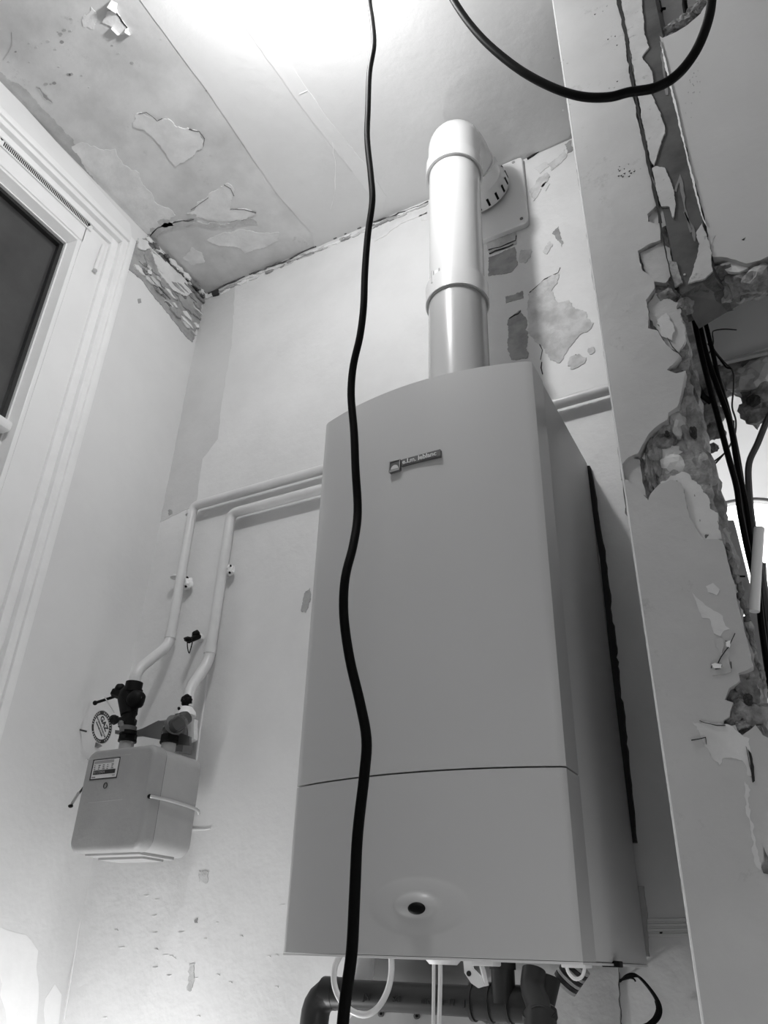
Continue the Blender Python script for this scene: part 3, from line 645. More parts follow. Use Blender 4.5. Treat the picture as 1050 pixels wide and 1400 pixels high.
mtube('stem', [sc-Vector((0, 0, .25)), Vector((sc.x, sc.y, FL))], .008, M_darkmetal, ls)
# cables hanging behind the opening
def cab(name, pts, ys, r, m, label, cat='cable', group=None, n=8):
    P = [at(p, Y=ys[0]+(ys[1]-ys[0])*i/(len(pts)-1)) for i, p in enumerate(pts)]
    return tag(mtube(name, P, r, m, n=n, smooth=5), label, cat, group)
g = 'cables hanging through the opening'
cab('hanging_wire', [(949, 436), (957, 475), (968, 520), (980, 565), (996, 625), (1007, 665), (1012, 700), (1022, 750), (1036, 810), (1042, 860), (1055, 950)], (1.0, 1.05), .0042, M_cable, 'thick black cable hanging leftmost under the sawn timber end', group=g)
cab('hanging_wire', [(954, 432), (966, 486), (982, 532), (998, 578), (1009, 640), (1020, 690), (1027, 740), (1038, 800), (1050, 900)], (1.02, 1.06), .0042, M_cable, 'thick black cable hanging in the middle of the bundle', group=g)
cab('hanging_wire', [(962, 432), (974, 480), (983, 520), (994, 556), (1004, 600), (1013, 650), (1020, 705), (1030, 760), (1045, 830)], (1.07, 1.12), .0036, M_cable, 'black cable hanging rightmost in the bundle under the timber end', group=g)
cab('hanging_wire', [(1066, 545), (1050, 572), (1036, 606), (1024, 634), (1024, 670), (1029, 720), (1040, 780), (1052, 850)], (1.05, 1.08), .0048, M_cable2, 'dark grey cable coming in from the right edge and turning down', group=g)
cab('hanging_wire', [(1060, 905), (1052, 850), (1043, 800), (1041, 770)], (1.10, 1.08), .006, M_cable2, 'dark cable at the right edge beside the white tube', group=g)
cab('thin_wire', [(966, 452), (975, 476), (990, 495), (1002, 508), (1003, 530), (1001, 556), (1006, 575), (1004, 596), (992, 618), (972, 634)], (1.10, 1.14), .0014, M_cable2, 'thin grey wire curving under the cable bundle to the masonry', 'wire')
cab('thin_wire', [(968, 470), (985, 492), (993, 502), (1000, 504)], (1.1, 1.1), .0014, M_cable, 'short thin black wire between cables and broken band', 'wire')
cab('thin_wire', [(1007, 451), (990, 450), (977, 452), (974, 456), (975, 470), (968, 486)], (1.08, 1.1), .0011, M_cable2, 'thin bent wire sticking out level to the right of the cables', 'wire')
cab('thin_wire', [(1003, 575), (1002, 600), (990, 620), (974, 638)], (1.12, 1.14), .0014, M_cable2, 'lower of the two thin wires reaching the pillar masonry', 'wire')
cab('thin_wire', [(952, 525), (960, 540), (972, 550)], (1.0, 1.02), .0045, M_cable, 'short stub of black cable by the pillar edge', 'wire')
tag(mtube('white_tube', [at((1038, 722), Y=1.02), at((1034, 780), Y=1.02), at((1031, 836), Y=1.02)], .0066, M_white, n=12), 'white plastic tube hanging upright at the right edge', 'tube')
mtube('nail', [at((1008, 788), Y=PY+.03), at((1018, 788), Y=PY+.02)], .0011, M_cable, pil, n=6)

# ================================================================== BOILER
BX0, BX1, BF = -.667, -.272, .963; BZ0, BZS, BZ1 = .004, .209, .853
boiler = thing('boiler', ((BX0+BX1)/2, 1.13, BZ0), 'large grey wall-hung gas boiler with bowed front panel and lower flap', 'boiler')
SAG = .035
def bow(x, s=0.): u = (x-BX0)/(BX1-BX0); return BF-SAG*4*u*(1-u)
dish = at((570, 1238), Y=BF-SAG); dcx, dcz = dish.x, dish.z
def front_panel(name, z0, z1, nz, m, dished=False, zoff=None):
    bm = bmesh.new(); nx = 140 if dished else 64; grid = []
    for j in range(nz+1):
        z = z0+(z1-z0)*j/nz; row = []
        for i in range(nx+1):
            x = BX0+(BX1-BX0)*i/nx; y = bow(x)
            ed = min(x-BX0, BX1-x)
            if ed < .004: y += .0025*(1-ed/.004)
            if dished:
                r = math.hypot((x-dcx)/.066, (z-dcz)/.031)
                if r < 1: y -= .0030*(1-r**4)
                if r < .45: y -= .0065*(1-(r/.45)**2.4)
                zz = z
            row.append(bm.verts.new((x, y, z)))
        grid.append(row)
    for j in range(nz):
        for i in range(nx): bm.faces.new((grid[j][i], grid[j][i+1], grid[j+1][i+1], grid[j+1][i]))
    yb = 1.0205
    back = lambda v: bm.verts.new((v.co.x, yb, v.co.z))
    bt = [back(v) for v in grid[-1]]; bb = [back(v) for v in grid[0]]
    for i in range(nx):
        bm.faces.new((grid[-1][i], grid[-1][i+1], bt[i+1], bt[i])); bm.faces.new((grid[0][i+1], grid[0][i], bb[i], bb[i+1]))
    for k in (0, nx):
        col = [grid[j][k] for j in range(nz+1)]; bc = [bb[k]]+[bm.verts.new((col[0].co.x, yb, grid[j][k].co.z)) for j in range(1, nz)]+[bt[k]]
        for j in range(nz): bm.faces.new((col[j], col[j+1], bc[j+1], bc[j]))
    return finish(bm, name, m, boiler, smooth='auto')
up_panel = front_panel('front_panel', BZS+.0022, BZ1, 4, M_boiler)
low = front_panel('lower_flap', BZ0, BZS, 110, M_boiler, True)
mbox('casing', (BX0+.001, 1.0235, BZ0), (BX1-.001, 1.297, BZ1), M_boiler_side, boiler, bevel=.002)
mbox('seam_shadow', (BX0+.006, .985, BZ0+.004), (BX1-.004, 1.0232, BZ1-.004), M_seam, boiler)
# flap sides slope back a little: thin seam line running down to the casing
bm = bmesh.new(); q = at((570, 1242), Y=bow(dcx)-.0085)
bmesh.ops.create_uvsphere(bm, u_segments=24, v_segments=12, radius=1)
for v in bm.verts: v.co = Vector((v.co.x*.0115, v.co.y*.004, v.co.z*.0066))+Vector((q.x, q.y-.001, q.z))
finish(bm, 'button', M_black, boiler, smooth=True, label='black oval button')
# bright lip and underside
slab('base_lip', [('w', BX0+(BX1-BX0)*i/24, bow(BX0+(BX1-BX0)*i/24)+.002) for i in range(25)]+[('w', BX1, 1.292), ('w', BX0, 1.292)], M_white, boiler, Z=BZ0-.0005, t=.0025, amp=0)
# badge
c1, c2 = at((541, 639), Y=bow(-.46)-.002), at((553, 633), Y=bow(-.45)-.002)
badge = thing('badge', c1, None, None); badge.parent = boiler
del_keys = [k for k in badge.keys()]
yb_ = bow(-.46)
e0, e1 = at((534, 640), Y=yb_).x, at((549, 634), Y=yb_).x; ez = at((541, 639), Y=yb_).z; h = (e1-e0)*.5
mbox('emblem_plate', (e0, yb_-.0045, ez-h), (e1, yb_+.002, ez+h), M_darkmetal, badge)
bm = bmesh.new(); wbar = .0017
box(bm, (e0, yb_-.0058, ez-h), (e1, yb_-.0045, ez-h+wbar*1.6)); box(bm, (e0, yb_-.0058, ez-h), (e0+wbar*.7, yb_-.0045, ez+h)); box(bm, (e1-wbar*.7, yb_-.0058, ez-h), (e1, yb_-.0045, ez+h)); box(bm, (e0, yb_-.0058, ez+h-wbar*.5), (e1, yb_-.0045, ez+h))
finish(bm, 'emblem_frame', M_metal, badge)
bm = bmesh.new(); cx, cz, rr = (e0+e1)/2, ez-h+wbar*2.4, (e1-e0)*.34
vs_ = [bm.verts.new((cx+rr*math.cos(a), yb_-.0052, cz+rr*1.1*math.sin(a))) for a in [PI*i/14 for i in range(15)]]; f = bm.faces.new(vs_); r = bmesh.ops.extrude_face_region(bm, geom=[f])
for v in r['geom']:
    if isinstance(v, bmesh.types.BMVert): v.co.y += .001
finish(bm, 'emblem_arch', M_label, badge)
bz = at((577, 628), Y=bow(-.42)).z; bx0, bx1 = at((551, 634), Y=yb_).x, at((604, 622), Y=bow(-.42)).x
mbox('name_bar', (bx0-.001, yb_-.004, bz-.0066), (bx1, yb_+.004, bz+.0056), M_darkmetal, badge)
text('lettering', 'e.l.m. leblanc', (bx0+.001, yb_-.0043, bz-.0005), XD, ZD, .0116, mat('pale lettering', .75, .4), badge, depth=.0008, bold=.0002)
# ragged filler painted dark for the shadow gap between boiler and wall
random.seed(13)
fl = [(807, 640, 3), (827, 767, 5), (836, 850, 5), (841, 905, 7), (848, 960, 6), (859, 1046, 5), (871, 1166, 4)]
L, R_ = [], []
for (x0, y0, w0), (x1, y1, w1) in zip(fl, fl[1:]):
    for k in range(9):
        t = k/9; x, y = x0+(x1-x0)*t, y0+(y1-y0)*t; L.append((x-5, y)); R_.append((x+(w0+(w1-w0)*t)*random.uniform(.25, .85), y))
slab('gap_shade_filler', L+R_[::-1], M_seam, wall_back, Y=B, t=.010, amp=0)
slab('gap_shade_filler', [(872, 1212), (881, 1212), (886, 1250), (887, 1280), (889, 1308), (884, 1308)], M_under, wall_back, Y=B, t=.010, amp=.001)

# ================================================================== FLUE
FX, FY, FR = -.456, 1.10, .0600
zt = .853; z_col = at((629, 398), Y=FY-.06).z; z_el = at((627, 250), Y=FY-.06).z
flue = thing('flue_pipe', (FX, FY, zt), 'white upright flue pipe rising from the boiler and bending into the wall', 'flue')
zc0 = at((630, 384), Y=FY-FR).z
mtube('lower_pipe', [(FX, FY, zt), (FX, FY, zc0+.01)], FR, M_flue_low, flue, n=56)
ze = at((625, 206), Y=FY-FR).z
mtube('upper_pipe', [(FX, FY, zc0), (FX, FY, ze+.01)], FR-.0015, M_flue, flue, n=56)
bm = bmesh.new(); tube(bm, [(FX, FY, zc0-.002), (FX, FY, zc0+.045)], FR+.0060, 56); finish(bm, 'collar', M_flue, flue, smooth='auto')
bm = bmesh.new(); tube(bm, [(FX, FY, zc0-.0045), (FX, FY, zc0-.002)], FR+.0030, 56); finish(bm, 'collar_gasket', M_under, flue, smooth='auto')
# collar screw clamp at its left
q = at((597, 383), Y=FY-.045)
cl = mbox('clamp', (q.x-.007, q.y-.010, q.z-.022), (q.x+.012, q.y+.012, q.z+.020), M_flue, flue, bevel=.003)
mtube('clamp_screw', [(q.x-.004, q.y-.0115, q.z-.018), (q.x-.004, q.y-.0115, q.z+.016)], .003, M_metal, flue, n=8)
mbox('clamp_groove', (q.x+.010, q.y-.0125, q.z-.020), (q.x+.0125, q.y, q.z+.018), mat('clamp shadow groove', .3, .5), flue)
# socket and elbow
ER = .066; zs = ze+.036; zh = 1.750
bm = bmesh.new(); tube(bm, [(FX, FY, ze-.002), (FX, FY, zs)], FR+.006, 56); finish(bm, 'socket', M_flue, flue, smooth='auto')
bm = bmesh.new(); tube(bm, [(FX, FY, ze-.0035), (FX, FY, ze-.002)], FR+.0015, 56); finish(bm, 'socket_gasket', M_under, flue, smooth='auto')
c = [Vector((FX, FY, zs-.002))]
ERAD = .078; zs_ = zs; zs = zh-ERAD
for i in range(15):
    a = PI/2*i/14; c.append(Vector((FX, FY+ERAD*(1-math.cos(a)), zs+ERAD*math.sin(a))))
c.append(Vector((FX, 1.235, zs+ERAD)))
mtube('elbow', c, FR+.001, M_flue, flue, n=56)
ZH = zs+ERAD
bm = bmesh.new(); tube(bm, [(FX, 1.205, ZH), (FX, 1.245, ZH)], FR+.006, 56); finish(bm, 'socket', M_flue, flue, smooth='auto')
# slotted air collar and wall plate
bm = bmesh.new(); tube(bm, [(FX, 1.245, ZH), (FX, 1.262, ZH), (FX, 1.286, ZH)], [.064, .074, .074], 56); finish(bm, 'air_collar', M_flue, flue, smooth='auto')
for k in range(18):
    a = 2*PI*k/18+.12; u = Vector((math.cos(a), 0, math.sin(a))); t_ = Vector((-math.sin(a), 0, math.cos(a)))
    bm = bmesh.new(); bmesh.ops.create_cube(bm, size=1)
    for v in bm.verts: v.co = Vector((FX, 1.270, ZH))+u*(.0742+v.co.x*.002)+t_*(v.co.z*.0062)+YD*(v.co.y*.022)
    bmesh.ops.bevel(bm, geom=[e for e in bm.edges], offset=.0006, segments=1, affect='EDGES', profile=.5)
    finish(bm, 'air_slot', M_black, flue)
px1, pz0 = at((722, 303), Y=B-.012).x, at((722, 305), Y=B-.012).z
bm = bmesh.new(); box(bm, (2*FX-px1, B-.014, pz0), (px1, B, ZC-.004))
bmesh.ops.bevel(bm, geom=[e for e in bm.edges if abs((e.verts[0].co-e.verts[1].co).normalized().y) > .9], offset=.012, segments=4, affect='EDGES', profile=.5)
bmesh.ops.bevel(bm, geom=[e for e in bm.edges if all(v.co.y < B-.013 for v in e.verts)], offset=.004, segments=2, affect='EDGES', profile=.5)
wp = finish(bm, 'wall_plate', M_flue, flue, smooth='auto')
for p in ((713, 299), (702, 222)):
    q = at(p, Y=B-.0145); bm = bmesh.new(); disc_ring(bm, q, .0042, YD, .003, 14); finish(bm, 'plate_screw', M_metal if p[1] < 250 else M_darkmetal, wp, smooth='auto')

# ================================================================== GAS PIPES ON THE WALL
PYW = 1.287; PR = .0118
p1 = thing('gas_pipe', at((258, 700), Y=PYW), 'white painted pipe, the upper one, running left of the boiler to the black valve', 'pipe', 'gas pipes on the back wall')
h1 = at((430, 650), Y=PYW); cor1 = at((264, 692), Y=PYW); dn1 = at((231, 882), Y=PYW-.005); el1 = at((187, 917), Y=1.20); en1 = at((183, 937), Y=1.20)
pth = bentpath([(XL+.04, PYW, cor1.z+.003), cor1, dn1, el1, en1+Vector((0, 0, -.02))], .022)
mtube('pipe_run', pth, PR, M_pipe, p1, n=18)
for p in ((261, 702), (240, 789)):
    q = at(p, Y=PYW); bm = bmesh.new(); disc_ring(bm, q, PR+.0013, ZD, .012 if p[1] < 750 else .005, 18); finish(bm, 'pipe_joint', M_pipe, p1, smooth='auto')
for p in (dn1+Vector((.0, 0, .025)), en1+Vector((0, 0, .010))):
    bm = bmesh.new(); disc_ring(bm, p, PR+.0014, ZD, .018, 18); finish(bm, 'pipe_joint', M_pipe, p1, smooth='auto')
q = at((254, 795), Y=PYW); lump('bracket', q+Vector((0, .008, -.002)), .013, M_trim, p1, sq=(1.1, .8, 1.2), seed=2, amp=.45)
for d in (.010, -.014): lump('bracket_hole', q+Vector((.003, 0, d)), .003, M_black, p1, sub=2)
p2 = thing('gas_pipe', at((314, 700), Y=PYW), 'white painted pipe, the lower right one, dropping from the boiler to the meter outlet', 'pipe', 'gas pipes on the back wall')
cor2 = at((316, 702), Y=PYW); dn2 = at((285, 905), Y=PYW-.004); el2 = at((259, 944), Y=1.235); en2 = at((256, 968), Y=1.225)
pth = bentpath([(-.60, PYW, cor2.z+.001), cor2, dn2, el2, en2], .022)
mtube('pipe_run', pth, PR+.0004, M_pipe, p2, n=18)
q = dn2+Vector((0, 0, .03)); bm = bmesh.new(); disc_ring(bm, q, PR+.0016, ZD, .022, 18); finish(bm, 'pipe_joint', M_pipe, p2, smooth='auto')
q = at((313, 779), Y=PYW+.006); lump('bracket', q, .013, M_trim, p2, sq=(1.1, .7, 1.1), seed=4, amp=.45)
for d in (.006, -.012): lump('bracket_hole', q+Vector((.009, -.006, d)), .003, M_black, p2, sub=2)
# bared tape, bell cap
q = at((257, 960), Y=1.225); lump('black_tape', q+Vector((0, -.004, .0)), .012, M_black, p2, sq=(1, .95, 1.2), seed=3, amp=.3)
bm = bmesh.new(); q = at((254, 976), Y=1.22); tube(bm, [q+ZD*.014, q+ZD*.004, q-ZD*.004], [.012, .020, .022], 24); finish(bm, 'bell_cap', M_trim, p2, smooth='auto')
lump('cap_hole', q+Vector((-.002, -.020, .006)), .0035, M_black, p2, sub=2)
# raised old chase line down the wall beside pipe 2
mtube('wall_ridge', [at((285, 922), Y=B), at((273, 1000), Y=B), at((262, 1100), Y=B), at((252, 1135), Y=B)], .003, M_trim, wall_back, n=6)

# ================================================================== GAS METER
mt = thing('gas_meter', (-1.23, 1.2, .16), 'small grey gas meter with rounded cover and wire clip below the black valve', 'meter')
MX0, MX1, MF = -1.300, -1.128, 1.130
q0, q1_ = at((92, 1160), Y=MF), at((192, 1160), Y=MF); MX0, MX1 = q0.x, at((190, 1160), Y=MF).x
MZ0, MZ1 = .158, at((160, 1022), Y=MF).z
def rbox(name, a, b, r, m, parent, edge=.005, **k):
    """box whose outline seen from the front is rounded"""
    bm = bmesh.new(); box(bm, a, b)
    bmesh.ops.bevel(bm, geom=[e for e in bm.edges if abs((e.verts[0].co-e.verts[1].co).normalized().y) > .9], offset=r, segments=6, affect='EDGES', profile=.5)
    y0 = min(a[1], b[1])
    bmesh.ops.bevel(bm, geom=[e for e in bm.edges if all(v.co.y < y0+.0005 for v in e.verts)], offset=edge, segments=3, affect='EDGES', profile=.5)
    return finish(bm, name, m, parent, smooth='auto', **k)
cover = rbox('front_cover', (MX0, MF, MZ0), (MX1, MF+.032, MZ1), .022, M_meter, mt, edge=.010)
rbox('cover_seam', (MX0+.002, MF+.031, MZ0+.002), (MX1-.001, MF+.034, MZ1-.001), .022, M_seam, mt, edge=.0005)
body = rbox('meter_body', (MX0+.001, MF+.0335, MZ0+.001), (MX1-.0005, MF+.135, MZ1-.002), .024, M_meter2, mt, edge=.001)
mbox('meter_foot', (MX0+.024, MF+.024, MZ0-.004), (MX1-.022, MF+.12, MZ0+.004), M_meter2, mt, bevel=.001)
mbox('meter_foot', (MX0+.034, MF+.050, MZ0-.008), (MX1-.035, MF+.105, MZ0-.0035), M_meter2, mt)
def fx(p): return at(p, Y=MF)
# ribs
for a, b in (((119, 1038.5), (180, 1031)), ((121, 1097.5), (168, 1092.5))):
    mtube('rib', [fx(a)+YD*.0005, fx(b)+YD*.0005], .0010, M_meter2, mt, n=6)
# index window
a, b = fx((122.5, 1067)), fx((165, 1035)); dx0, dx1, dz0, dz1 = a.x, b.x, a.z, b.z
dw, dh = dx1-dx0, dz1-dz0
idx = mbox('index_frame', (dx0, MF-.0012, dz0), (dx1, MF+.002, dz1), M_ink, mt)
mbox('index_plate', (dx0+.004, MF-.0018, dz0+.0022), (dx1-.001, MF-.001, dz1-.002), M_label, idx)
mbox('grey_stripe', (dx0+.006, MF-.0022, dz1-.0092), (dx1-.014, MF-.0017, dz1-.0035), mat('grey print', .3, .6), idx)
mbox('counter_window', (dx0+.008, MF-.0024, dz0+.0095), (dx1-.006, MF-.0017, dz0+.0175), M_ink, idx)
text('counter_digits', '01173904', (dx0+.0095, MF-.0026, dz0+.0134), XD, ZD, .0076, mat('grey digits', .28, .5), idx, depth=.0001)
for k in range(3):
    z = dz1-.0125-k*.0036
    for j in range(5):
        x0 = dx0+.007+j*(dw-.014)/5; mbox('print_mark', (x0, MF-.0021, z-.0007), (x0+random.uniform(.003, .0065), MF-.0017, z+.0006), M_ink, idx)
mbox('print_mark', (dx0+.006, MF-.0021, dz0+.004), (dx0+.016, MF-.0017, dz0+.0055), M_ink, idx)
mbox('print_mark', (dx1-.012, MF-.0021, dz0+.005), (dx1-.005, MF-.0017, dz0+.006), M_ink, idx)
q = fx((144.5, 1074)); bm = bmesh.new(); rg = [q+Vector((math.cos(k*PI/10)*.0046, -.001, math.sin(k*PI/10)*.0052)) for k in range(21)]; tube(bm, rg, .0008, 6); finish(bm, 'seal_ring', M_ink, mt)
# wire clips both sides
a = Vector((MX1+.0035, MF+.008, at((194, 1089), Y=MF).z)); 
mtube('wire_clip', [a+Vector((-.004, 0, .0)), a, a+Vector((.003, .05, .0)), a+Vector((.004, .12, -.004)), a+Vector((.0, .135, -.010))], .0032, M_metal, mt, n=10, smooth=3)
lump('clip_hole', a+Vector((-.0035, -.004, 0)), .0042, M_black, mt, sub=2, amp=.05)
b_ = at((97, 1102), Y=MF+.02); lump('clip_hole', b_+Vector((-.001, 0, 0)), .0045, M_black, mt, sub=2, sq=(1.3, 1, .8), amp=.05)
mtube('wire_clip', [b_+Vector((.001, 0, .004)), b_+Vector((.003, .01, .028))], .003, M_metal, mt, n=8)
mtube('clip_rod', [b_+Vector((.004, .01, .026)), b_+Vector((.010, .05, .10))], .0022, M_cable2, mt, n=8)
# port nuts
PYM = 1.205
for p, r in (((175, 1008), .019), ((232, 1010), .0185)):
    q = at(p, Y=PYM)
    bm = bmesh.new(); disc_ring(bm, Vector((q.x, PYM, q.z-.018)), r*.8, ZD, .03, 20); finish(bm, 'port_neck', M_meter2, mt, smooth='auto')
    bm = bmesh.new(); disc_ring(bm, Vector((q.x, PYM, q.z-.001)), r, ZD, .016, 6, True); disc_ring(bm, Vector((q.x, PYM, q.z-.008)), r*1.02, ZD, .004, 24); finish(bm, 'port_nut', M_blackm, mt, smooth='auto')
# bracket behind the ports
br = thing('meter_bracket', at((215, 1005), Y=1.26), 'dark steel bracket plate behind the pipe connections above the meter', 'bracket')
slab('bracket_arm', [(160, 999), (184, 1001), (197, 997), (219, 986), (228, 987), (250, 1003), (262, 1008), (262, 1020), (240, 1018), (222, 1012), (196, 1007), (182, 1008), (160, 1004)], M_darkmetal, br, Y=1.235, t=.006, amp=0)
slab('bracket_plate', [(232, 990), (260, 985), (266, 1000), (262, 1032), (245, 1030), (232, 1022)], mat('grey bracket plate', .25, .5), br, Y=1.30, t=.03, amp=0)
slab('bracket_edge', [(261, 984), (271, 985), (270, 1012), (262, 1016)], M_trim, br, Y=1.29, t=.012, amp=.001)
slab('bracket_side', [(118, 1012), (126, 1008), (140, 1020), (112, 1034)], M_darkmetal, br, Y=1.26, t=.01, amp=0)
mtube('bracket_pin', [at((106, 997), Y=1.2), at((118, 1000), Y=1.2)], .002, M_cable2, br, n=6)
# elbow from outlet to meter: dark brass
ev = thing('outlet_elbow', at((240, 995), Y=1.21), 'dark metal elbow joining the lower pipe to the meter outlet', 'fitting')
q = at((254, 980), Y=1.215); q2 = at((243, 990), Y=1.19); q3 = at((232, 1000), Y=PYM)
mtube('elbow_tube', smoothpath([q, q+Vector((0, -.012, -.012)), q2, q3+Vector((0, 0, .004)), q3-Vector((0, 0, .01))], 4), .0155, M_brass, ev, n=20)
bm = bmesh.new(); disc_ring(bm, (q2+q3)/2+Vector((.002, 0, .006)), .0205, (.75, -.35, .45), .012, 24); finish(bm, 'union_ring', M_darkmetal, ev, smooth='auto')
# black stop valve
va = thing('gas_valve', at((177, 960), Y=1.2), 'black gas stop valve with lever under the upper white pipe', 'valve')
def vp(p): return at(p, Y=1.2)
ctr = vp((176, 955)); top = vp((183, 938)); bot = vp((175, 985))
bm = bmesh.new(); disc_ring(bm, top, .0185, ZD, .016, 24); disc_ring(bm, top-ZD*.011, .021, ZD, .006, 24); finish(bm, 'valve_collar', M_blackm, va, smooth='auto')
mtube('valve_body', [top-ZD*.006, ctr+ZD*.01, ctr, bot+ZD*.012], [.0185, .0225, .0235, .0175], M_blackm, va, n=20)
mtube('side_boss', [ctr+Vector((-.012, -.010, .006)), ctr+Vector((-.034, -.014, .014))], .0105, M_blackm, va, n=6)
lump('side_cap', ctr+Vector((.026, -.004, -.006)), .0200, M_blackm, va, amp=.12, seed=1, smooth=True)
lump('top_boss', ctr+Vector((-.024, -.008, .022)), .012, M_blackm, va, amp=.1, seed=2, smooth=True)
lv0, lv1 = vp((158, 952)), at((130, 961), Y=1.17)
mtube('lever', [lv0, lv1], .0032, M_blackm, va, n=10); bm = bmesh.new(); bmesh.ops.create_uvsphere(bm, u_segments=12, v_segments=8, radius=.0052); bmesh.ops.translate(bm, vec=lv1, verts=bm.verts); finish(bm, 'lever_tip', M_blackm, va, smooth=True)
mtube('valve_outlet', [bot+ZD*.020, bot-ZD*.02], .0145, M_blackm, va, n=16)
lump('union_nut', vp((177, 977)), .010, mat('grey nut', .33, .4), va, sq=(1.1, 1.2, .9), amp=.25)
bm = bmesh.new(); disc_ring(bm, vp((174, 986)), .0205, ZD, .010, 6, True); disc_ring(bm, vp((174, 990))-ZD*.001, .018, ZD, .012, 24); finish(bm, 'lower_nut', M_blackm, va, smooth='auto')
bm = bmesh.new(); disc_ring(bm, vp((175, 998)), .0175, ZD, .014, 24); finish(bm, 'grey_band', M_darkmetal, va, smooth='auto')
bm = bmesh.new(); disc_ring(bm, vp((176, 1002)), .0165, ZD, .008, 24); finish(bm, 'valve_tail', M_blackm, va, smooth='auto')
# round gas tag hanging from a chain
TC = at((139.5, 994), Y=1.125); TR = .0335
TN = Vector((-.12, -.94, -.32)).normalized(); E1 = Vector((0, 0, 1)).cross(-TN).normalized()*-1; E2 = TN.cross(E1)
if E1.x < 0: E1 = -E1
if E2.z < 0: E2 = -E2
def _img(d):
    c = Vector((d.dot(RIGHT), d.dot(DOWN), d.dot(FWD))); p = Vector((TC.dot(RIGHT), TC.dot(DOWN), TC.dot(FWD)))
    return c.x-p.x/p.z*c.z, c.y-p.y/p.z*c.z
(a1_, b1_), (a2_, b2_) = _img(E1), _img(E2); dt_ = a1_*b2_-a2_*b1_
tx = (E1*((.36*b2_-.93*a2_)/dt_)+E2*((a1_*.93-b1_*.36)/dt_)).normalized(); ty = TN.cross(tx)
YT = -TN
tg = thing('gas_tag', TC, 'round black and white gas warning tag hanging beside the black valve', 'tag')
bm = bmesh.new(); disc_ring(bm, TC, TR, YT, .0012, 48); finish(bm, 'disc', mat('tag white', .66, .4), tg)
bm = bmesh.new(); disc_ring(bm, TC-YT*.0010, TR-.0014, YT, .0006, 48); finish(bm, 'black_ring', M_ink, tg)
bm = bmesh.new(); disc_ring(bm, TC-YT*.0016, TR*.73, YT, .0006, 48); finish(bm, 'centre', mat('tag white', .66, .4), tg)
def tt(s, v, size, u=0, bold=0): text('lettering', s, TC-YT*.0021+ty*v+tx*u, tx, ty, size, M_ink, tg, depth=.0001, align='CENTER', bold=bold)
tt('GAZ', .0115, .0160, -.001, .0006); tt('INTERDICTION DE', -.0005, .0056, 0, .0002); tt('MANŒUVRER', -.0075, .0056, 0, .0002)
rm = mat('tag ring marks', .5, .5)
for k in range(34):
    if k % 9 in (7, 8): continue
    a = 2*PI*k/34; u = E1*math.cos(a)+E2*math.sin(a); t_ = E2*math.cos(a)-E1*math.sin(a); bm = bmesh.new(); bmesh.ops.create_cube(bm, size=1)
    for v in bm.verts: v.co = TC-YT*.0016+u*(TR*.86+v.co.x*.0038)+t_*(v.co.z*.0018)+YT*(v.co.y*.0006)
    finish(bm, 'ring_mark', rm, tg)
mtube('tag_wire', [vp((157, 958))-YD*.03, at((156, 974), Y=1.12)], .0011, M_metal, tg, n=6)
lump('wire_seal', at((156, 984), Y=1.118), .0095, M_blackm, tg, amp=.2, seed=6)
lump('wire_seal', at((165, 989), Y=1.13), .006, M_darkmetal, tg, amp=.3, seed=9)
# little black cock on the wall
ck = thing('test_cock', at((264, 876), Y=B-.02), 'tiny black tap with a wire loop sticking out of the wall between the pipes', 'tap')
lump('plaster_plug', at((274, 872), Y=B-.004), .010, M_trim, ck, sq=(1, .8, 1), amp=.3)
mtube('tap_body', [at((272, 870), Y=B-.012), at((258, 876), Y=B-.045)], .0065, M_black, ck, n=10)
lump('tap_head', at((257, 874), Y=B-.05), .0085, M_black, ck, sq=(1.2, 1, .7), amp=.2)
lump('tap_nut', at((268, 867), Y=B-.02), .009, M_black, ck, amp=.25, seed=5)
mtube('wire_loop', [at(p, Y=B-.05) for p in ((256, 878), (256.5, 886), (258.5, 893), (261, 886), (263, 878))], .0013, M_black, ck, n=6, smooth=3)

# ================================================================== UNDER THE BOILER
WY = 1.20; WR = .0195
wt = thing('waste_pipe', at((560, 1365), Y=WY), 'dark grey plastic waste pipe with tee running under the boiler', 'pipe')
zl = at((560, 1364), Y=WY).z; xe = at((436, 1368), Y=WY).x-.006; xt = at((652, 1372), Y=WY).x
mtube('pipe_run', bentpath([(xe, WY, zl-.16), (xe, WY, zl), (xt, WY, zl)], .036), WR, M_pvc, wt, n=24)
for x in (at((462, 1364), Y=WY).x,):
    bm = bmesh.new(); disc_ring(bm, (x-.014, WY, zl), WR+.0030, XD, .022, 24); finish(bm, 'elbow_socket', M_pvc, wt, smooth='auto')
mtube('elbow', bentpath([(xe, WY, zl-.055), (xe, WY, zl), (xe+.055, WY, zl)], .038), WR+.0025, M_pvc, wt, n=24)
xend = at((738, 1378), Y=WY).x
mtube('tee', [(xt-.005, WY, zl), (xend, WY, zl)], WR+.003, M_pvc, wt, n=24)
for x in (xt-.004, xt+.022, xt+.05): 
    bm = bmesh.new(); disc_ring(bm, (x, WY, zl), WR+.005, XD, .005, 24); finish(bm, 'tee_rim', M_pvc, wt, smooth='auto')
xc = at((688, 1345), Y=WY-.01).x
mtube('tee_cup', [(xc, WY-.01, zl), (xc, WY-.01, zl+.045)], .0165, M_pvc, wt, n=24)
bm = bmesh.new(); disc_ring(bm, (xc, WY-.01, zl+.046), .0185, ZD, .012, 24); finish(bm, 'cup_rim', M_seam, wt, smooth='auto')
